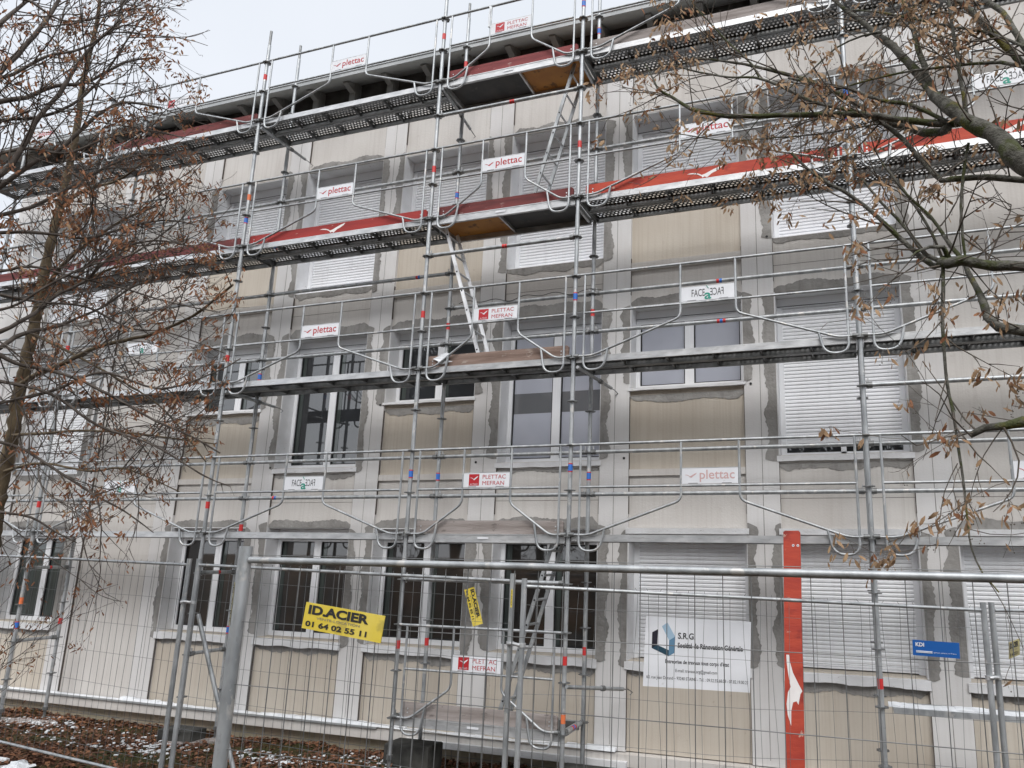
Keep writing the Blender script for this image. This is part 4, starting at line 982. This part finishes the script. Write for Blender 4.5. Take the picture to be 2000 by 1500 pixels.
LIMBS_LEFT_TRUNK = [
  [[2.729,-2.21,0.067,0.0751],[2.941,-2.34,0.95,0.0691],[3.227,-2.558,2.323,0.0632],[3.345,-2.619,2.765,0.0573],[3.516,-2.73,3.5,0.0514],[3.675,-2.811,4.089,0.0455],[3.815,-2.899,4.678,0.0396],[3.971,-2.97,5.218,0.0337],[4.121,-3.054,5.807,0.0277],[4.217,-3.134,6.297,0.0218],[4.364,-3.208,6.837,0.0159],[4.437,-3.295,7.327,0.01]],
  [[3.57,-2.779,3.321,0.0247],[3.808,-2.814,3.389,0.023],[4.083,-2.834,3.446,0.0214],[4.317,-2.864,3.491,0.0198],[4.547,-2.897,3.539,0.0183],[4.773,-2.928,3.575,0.0168],[5.125,-2.919,3.617,0.0153],[5.405,-2.929,3.638,0.0138],[5.689,-2.948,3.701,0.0124],[5.931,-2.979,3.761,0.0111],[6.157,-3.023,3.851,0.0097],[6.379,-3.067,3.938,0.0084]],
  [[3.871,-2.891,4.251,0.0197],[4.198,-3.005,4.377,0.0168],[4.593,-3.095,4.494,0.014],[4.997,-3.175,4.58,0.0114],[5.366,-3.254,4.612,0.0088],[5.762,-3.318,4.618,0.0064]],
  [[4.033,-3.013,5.024,0.0197],[4.549,-3.134,5.043,0.015],[5.099,-3.231,5.006,0.0106],[5.633,-3.361,5.09,0.0065]],
  [[3.484,-2.7,2.848,0.0148],[3.918,-2.687,2.854,0.0128],[4.35,-2.676,2.863,0.0109],[4.862,-2.628,2.833,0.009],[5.28,-2.608,2.783,0.0072],[5.836,-2.537,2.711,0.0054]],
  [[3.781,-2.876,4.057,0.0173],[4.158,-2.959,4.139,0.0141],[4.544,-3.029,4.178,0.011],[5.03,-3.073,4.253,0.0081],[5.624,-3.072,4.28,0.0053]],
  [[3.699,-2.849,3.815,0.0148],[4.192,-2.77,3.595,0.0123],[4.714,-2.673,3.337,0.01],[5.219,-2.574,3.041,0.0077],[5.665,-2.453,2.567,0.0055]],
  [[3.396,-2.652,2.509,0.0148],[3.889,-2.664,2.57,0.0123],[4.472,-2.615,2.491,0.0099],[4.931,-2.626,2.499,0.0076],[5.515,-2.549,2.297,0.0054]],
]
LIMBS_LEFT_NEAR = [
  [[5.157,-4.307,4.294,0.0223],[5.324,-4.22,4.494,0.0205],[5.381,-4.172,4.705,0.0185],[5.445,-4.137,4.984,0.0166],[5.52,-4.082,5.189,0.0146],[5.578,-4.042,5.437,0.0125],[5.682,-3.99,5.695,0.0103],[5.815,-3.917,5.906,0.0081]],
  [[5.187,-4.425,4.857,0.0223],[5.293,-4.318,5.016,0.0197],[5.376,-4.205,5.113,0.017],[5.472,-4.1,5.262,0.0142],[5.61,-3.968,5.357,0.0112],[5.817,-3.842,5.58,0.0081],[5.943,-3.718,5.69,0.005]],
  [[5.193,-4.452,4.984,0.0223],[5.305,-4.364,5.234,0.0197],[5.33,-4.293,5.433,0.017],[5.429,-4.221,5.734,0.0142],[5.441,-4.166,5.983,0.0112],[5.444,-4.111,6.218,0.0081]],
  [[5.214,-4.536,5.384,0.0186],[5.287,-4.42,5.61,0.0152],[5.296,-4.324,5.833,0.0117],[5.312,-4.226,6.059,0.008]],
  [[5.066,-4.341,4.786,0.0152],[5.195,-4.242,4.931,0.0135],[5.364,-4.112,5.003,0.0117],[5.545,-3.997,5.153,0.0099],[5.702,-3.916,5.423,0.0081],[5.873,-3.865,5.84,0.0061],[5.923,-3.809,6.063,0.0041]],
  [[5.039,-4.232,4.268,0.0189],[5.198,-4.155,4.433,0.0175],[5.402,-4.076,4.65,0.016],[5.475,-4.01,4.736,0.0145],[5.592,-3.951,4.92,0.013],[5.694,-3.897,5.099,0.0114],[5.835,-3.819,5.235,0.0098],[6.051,-3.686,5.234,0.0081]],
  [[5.031,-4.201,4.12,0.017],[5.14,-4.085,4.243,0.0151],[5.256,-3.963,4.349,0.0131],[5.423,-3.843,4.537,0.011],[5.6,-3.725,4.749,0.0088],[5.744,-3.605,4.906,0.0066],[5.973,-3.44,4.985,0.0042]],
  [[4.91,-4.118,4.05,0.0154],[5.04,-4.007,4.146,0.0137],[5.25,-3.857,4.187,0.0119],[5.506,-3.683,4.189,0.0101],[5.778,-3.535,4.33,0.0082],[5.979,-3.397,4.411,0.0062],[6.124,-3.259,4.411,0.0042]],
  [[4.978,-3.987,3.102,0.0189],[5.126,-3.901,3.253,0.0177],[5.167,-3.839,3.356,0.0164],[5.234,-3.76,3.424,0.0151],[5.25,-3.69,3.456,0.0137],[5.296,-3.616,3.509,0.0123],[5.334,-3.547,3.579,0.0109],[5.479,-3.454,3.696,0.0094],[5.659,-3.365,3.885,0.0079],[5.882,-3.245,3.995,0.0063]],
  [[4.988,-4.026,3.287,0.017],[5.132,-3.925,3.369,0.016],[5.198,-3.854,3.467,0.0149],[5.241,-3.787,3.55,0.0138],[5.229,-3.737,3.631,0.0126],[5.309,-3.668,3.761,0.0114],[5.419,-3.585,3.871,0.0102],[5.619,-3.508,4.141,0.0089],[5.837,-3.39,4.254,0.0076],[6.055,-3.244,4.245,0.0063]],
  [[5.106,-4.101,3.313,0.0167],[5.226,-3.949,3.177,0.0156],[5.248,-3.852,3.138,0.0143],[5.384,-3.721,3.115,0.0131],[5.525,-3.583,3.068,0.0118],[5.744,-3.399,2.934,0.0105],[5.931,-3.225,2.796,0.0091],[6.128,-3.056,2.693,0.0077],[6.292,-2.892,2.567,0.0062]],
  [[4.962,-3.921,2.787,0.0152],[5.068,-3.794,2.858,0.0135],[5.353,-3.62,2.98,0.0118],[5.616,-3.462,3.141,0.01],[5.956,-3.22,3.048,0.0081],[6.286,-3.039,3.207,0.0062],[6.408,-2.923,3.345,0.0042]],
  [[4.952,-3.882,2.602,0.0152],[5.053,-3.733,2.568,0.0131],[5.124,-3.592,2.523,0.011],[5.473,-3.302,2.231,0.0088],[5.635,-3.107,2.084,0.0065],[5.747,-2.928,1.93,0.0041]],
  [[4.892,-4.046,3.711,0.0135],[5.016,-3.91,3.686,0.0121],[5.223,-3.746,3.662,0.0106],[5.478,-3.571,3.656,0.0091],[5.698,-3.379,3.528,0.0075],[5.932,-3.209,3.518,0.0059],[6.29,-2.971,3.384,0.0042]],
  [[5.016,-4.139,3.824,0.0133],[5.137,-4.009,3.821,0.0119],[5.269,-3.892,3.894,0.0104],[5.477,-3.724,3.854,0.0089],[5.732,-3.54,3.811,0.0074],[6.034,-3.331,3.728,0.0058],[6.35,-3.126,3.681,0.0041]],
  [[5.203,-4.49,5.166,0.0149],[5.339,-4.344,5.198,0.0129],[5.531,-4.223,5.418,0.0108],[5.692,-4.091,5.546,0.0086],[5.906,-3.969,5.795,0.0064],[6.043,-3.824,5.831,0.0041]],
  [[5.169,-4.353,4.512,0.0149],[5.292,-4.249,4.633,0.0132],[5.421,-4.137,4.719,0.0115],[5.589,-3.994,4.73,0.0097],[5.811,-3.868,4.896,0.0079],[6.039,-3.728,5.006,0.006],[6.232,-3.572,4.998,0.0041]],
  [[4.927,-3.781,2.121,0.0133],[5.026,-3.626,2.055,0.0111],[5.135,-3.475,2.025,0.0088],[5.21,-3.317,1.914,0.0065],[5.255,-3.177,1.839,0.0041]],
  [[4.973,-3.968,3.009,0.0133],[5.095,-3.839,3.013,0.0119],[5.368,-3.642,2.942,0.0104],[5.607,-3.426,2.733,0.0089],[5.937,-3.196,2.596,0.0074],[6.235,-2.957,2.375,0.0058],[6.357,-2.811,2.305,0.0041]],
  [[5.114,-4.536,5.712,0.0114],[5.343,-4.36,5.867,0.0097],[5.503,-4.156,5.791,0.0079],[5.686,-3.991,5.925,0.0061],[5.85,-3.86,6.183,0.0041]],
  [[4.998,-4.069,3.491,0.0114],[5.196,-3.929,3.559,0.0103],[5.372,-3.823,3.744,0.0091],[5.594,-3.703,3.933,0.0079],[5.821,-3.564,4.049,0.0067],[6.104,-3.444,4.327,0.0054],[6.197,-3.369,4.529,0.0041]],
]

class Tree:
    def __init__(s, seed, low=False): s.low = low; s.q = random.Random(seed); s.tw = []; s.tips = []
    def bract(s, mb, p, mm, sz):
        q = s.q; L = sz * q.uniform(.7, 1.2); w = L * q.uniform(.10, .17); a = q.uniform(0, 6.28)
        d = Vector((math.cos(a) * .5, math.sin(a) * .5, -q.uniform(.2, 1.3))).normalized(); e = d.cross(Vector((math.sin(a), -math.cos(a), .3))).normalized()
        n = d.cross(e); c1 = q.uniform(-.3, .3) * L; tw = q.uniform(-.8, .8)
        e2 = (e * math.cos(tw) + n * math.sin(tw))
        p0 = p; p1 = p + d * L * .35 + n * c1 * .6; p2 = p + d * L * .75 + n * c1; p3 = p + d * L + n * c1 * .7
        mb.add([p0, p1 - e * w, p1 + e * w, p2 - e2 * w * .9, p2 + e2 * w * .9, p3], [(0, 1, 2), (1, 3, 4, 2), (3, 5, 4)], mm)
    def stalk(s, mb, p, mm):
        q = s.q; b = p + Vector((q.uniform(-.02, .02), q.uniform(-.02, .02), -q.uniform(.03, .07)))
        mb.tube([p, b], .0009, mm, 3, cap=False)
        for _ in range(q.choice((1, 2, 3))):
            c = b + Vector((q.uniform(-.014, .014), q.uniform(-.014, .014), q.uniform(-.016, .004))); r = .0042
            mb.add([c + Vector(v) * r for v in ((1, 0, 0), (-1, 0, 0), (0, 1, 0), (0, -1, 0), (0, 0, 1), (0, 0, -1))], [(0, 2, 4), (2, 1, 4), (1, 3, 4), (3, 0, 4), (2, 0, 5), (1, 2, 5), (3, 1, 5), (0, 3, 5)], mm)
    def twig(s, p, d, L, r, depth, droop, spread, keep=None):
        q = s.q; n = max(3, int(L / .085)); pts = [p.copy()]; cur = p.copy(); dd = d.normalized(); kids = []
        bend = Vector((q.uniform(-1, 1), q.uniform(-1, 1), q.uniform(-.6, 1))) * .10
        for i in range(n):
            dd = (dd + bend + Vector((q.gauss(0, .075), q.gauss(0, .075), q.gauss(0, .075) + droop))).normalized()
            cur = cur + dd * (L / n); pts.append(cur.copy())
            if keep and not keep(cur): break
            if s.low and cur.z < 3.3 and q.random() < .05: break
            if depth > 0 and i >= 1 and q.random() < (.50 if depth > 1 else .42): kids.append((cur.copy(), dd.copy(), 1 - i / n))
        s.tw.append((pts, r, r * .35)); s.tips.append((pts[-1], dd))
        if len(pts) > 3 and q.random() < .5: s.tips.append((pts[len(pts) // 2], dd))
        for (c, dc, f) in kids:
            ax = dc.orthogonal().normalized(); ax.rotate(Matrix.Rotation(q.uniform(0, 6.28), 3, dc))
            nd = (dc * q.uniform(.6, 1.1) + ax * spread * q.uniform(.5, 1.1)).normalized()
            s.twig(c, nd, L * q.uniform(.30, .62) * (.5 + .5 * f), r * .62, depth - 1, droop, spread, keep)
def build_tree(name, limbs, ntrunk, seed, bark, twigm, leafm, label, density, length, droop, leaf_p, leaf_sz, spread=.8, keep=None, trunk=None, region=None, maxdepth=2):
    T = Tree(seed, seed == 11); q = T.q; base = trunk[0] if trunk else limbs[0][0]
    root = empty(name, (base[0], base[1], gz(base[0], base[1])), label=label, cat='tree', group=None); off = -Vector(root.location)
    if trunk:
        m = MB(); pts = [Vector(p[:3]) for p in trunk]; m.tube(smooth_path(pts, .25, 4), 0, bark, 14) if False else m.tube(pts, [p[3] for p in trunk], bark, 14); m.build('trunk', root, off)
    for L in limbs[:ntrunk]:
        m = MB(); ps = [Vector(p[:3]) for p in L]; rr = [p[3] for p in L]; P = []; RR = []
        for i in range(len(ps) - 1):
            k = max(1, int((ps[i + 1] - ps[i]).length / .06))
            for j in range(k):
                t = j / k; a = ps[max(0, i - 1)]; b = ps[i]; c = ps[i + 1]; d = ps[min(len(ps) - 1, i + 2)]
                v = .5 * ((2 * b) + (c - a) * t + (2 * a - 5 * b + 4 * c - d) * t * t + (3 * b - a - 3 * c + d) * t ** 3)
                rad = rr[i] + (rr[i + 1] - rr[i]) * t
                v = v + Vector((q.gauss(0, 1), q.gauss(0, 1), q.gauss(0, 1))) * rad * .10
                P.append(v); RR.append(rad * q.uniform(.90, 1.13))
        P.append(ps[-1]); RR.append(rr[-1])
        m.tube(P, RR, bark if max(rr) > .006 else twigm, 9 if max(rr) > .015 else 6)
        o = m.build('branch', root, off)
    for L in limbs:
        ps = [Vector(p[:3]) for p in L]; rr = [p[3] for p in L]; tot = sum((ps[i + 1] - ps[i]).length for i in range(len(ps) - 1)); acc = 0
        for i in range(len(ps) - 1):
            sg = ps[i + 1] - ps[i]; ln = sg.length; k = int(ln * density + q.random())
            for _ in range(k):
                t = q.random(); p = ps[i] + sg * t; f = (acc + ln * t) / tot; rad = rr[i] + (rr[i + 1] - rr[i]) * t
                if region and not region(p): continue
                if T.low and p.z < 3.3 and q.random() < .2: continue
                d = sg.normalized() if rr[0] >= rr[-1] else -sg.normalized()
                ax = d.orthogonal().normalized(); ax.rotate(Matrix.Rotation(q.uniform(0, 6.28), 3, d)); ax.y *= .75
                nd = (d * q.uniform(.3, 1.0) + ax * q.uniform(.5, 1.1)).normalized()
                T.twig(p, nd, length * q.uniform(.5, 1.15), min(rad * .7, .0058) * q.uniform(.7, 1.1), maxdepth, droop, spread, keep)
            acc += ln
    m = MB()
    for pts, r0, r1 in T.tw: m.tube(pts, max(r0, .0018), twigm, 4 if r0 > .003 else 3, cap=False, r1=max(r1, .0011))
    m.build('twigs', root, off)
    m = MB(); lf = 0
    clump = [0]
    for (p, d) in T.tips:
        u = math.sin(p.x * 5.1 + 1) * math.sin(p.z * 4.3 + p.x * 2) * math.sin(p.y * 3 + p.z * 1.7)
        if q.random() < leaf_p * (.9 if T.low and p.z < 3.4 else 1) * (.30 + 2.0 * max(0, u + .15)):
            for _ in range(q.choice((1, 2, 3, 4, 6, 8))):
                pp = p + Vector((q.gauss(0, .03), q.gauss(0, .03), q.gauss(0, .02) - .01)); T.bract(m, pp, leafm if q.random() < .85 else ('leaf_tan' if leafm != 'leaf_tan' else 'leaf_rust'), leaf_sz); lf += 1
            if q.random() < .7: T.stalk(m, p, twigm)
    m.build('dry_bracts', root, off)
    print('TREE', name, len(T.tw), lf)
    return root
def crown_edge(p):
    z = p.z; pts = [(-1, 5.4), (1.9, 6.0), (2.5, 6.55), (3.7, 6.68), (4.8, 6.30), (5.3, 6.07), (99, 6.05)]
    for (a, xa), (b, xb) in zip(pts, pts[1:]):
        if a <= z <= b: xl = xa + (xb - xa) * (z - a) / (b - a)
    return p.x < xl - 1.2 * (p.y + 3.3) + .10 * math.sin(7 * z) + .06 * math.sin(19 * z)
build_tree('lime_tree', LIMBS_RIGHT, len(LIMBS_RIGHT), 11, 'bark', 'twig', 'leaf_tan', 'mossy bare lime tree reaching in from the right with hanging tan bracts', 9.5, .50, -.012, .6, .058, .85,
           trunk=[(13.6, -4.6, -.15, .24), (13.55, -4.6, 1.2, .2), (13.5, -4.55, 2.6, .18), (13.3, -4.4, 4.2, .15), (13.2, -4.3, 6, .1)])
build_tree('lime_tree', LIMBS_LEFT_TRUNK, len(LIMBS_LEFT_TRUNK), 12, 'bark_brown', 'twig_left', 'leaf_rust', 'bare lime tree with brown upright trunk at the left in front of the scaffold', 8, .95, .004, .38, .050, .62, maxdepth=3, keep=crown_edge)
build_tree('lime_tree', LIMBS_LEFT_NEAR, len(LIMBS_LEFT_NEAR), 13, 'twig_left', 'twig_left', 'leaf_rust', 'bare lime tree whose fine dark branches sweep in from the left edge', 7, .95, .004, .38, .048, .62, maxdepth=3, keep=crown_edge,
           trunk=[(4.2, -4.4, -.2, .2), (4.15, -4.35, 2, .17), (4.1, -4.3, 4, .13), (4.1, -4.2, 6.5, .07)])

# wood behind the photographer, met only in the window panes
def wood():
    q = random.Random(5); m = MB()
    def grow(p, d, L, r, dep):
        n = 5; pts = [p]; c = p; dd = d
        for _ in range(n):
            dd = (dd + Vector((q.gauss(0, .12), q.gauss(0, .12), .05))).normalized(); c = c + dd * (L / n); pts.append(c)
            if dep > 0:
                for _k in range(2 if dep > 1 else 3):
                    ax = Vector((q.uniform(-1, 1), q.uniform(-1, 1), q.uniform(-.2, .9))).normalized(); grow(c, (dd * .5 + ax).normalized(), L * q.uniform(.38, .6), r * .5, dep - 1)
        m.tube(pts, r, 'bark', 4, cap=False, r1=r * .5)
    for k in range(26):
        x = -16 + k * 2.0 + q.uniform(-.8, .8); y = -31 - q.uniform(0, 6); grow(Vector((x, y, gz(x, y))), Vector((0, 0, 1)), q.uniform(13, 18), .3, 3)
    tag(m.build('distant_wood'), 'bare trees standing across the road and mirrored in the window panes', 'wood', kind='stuff')
wood()
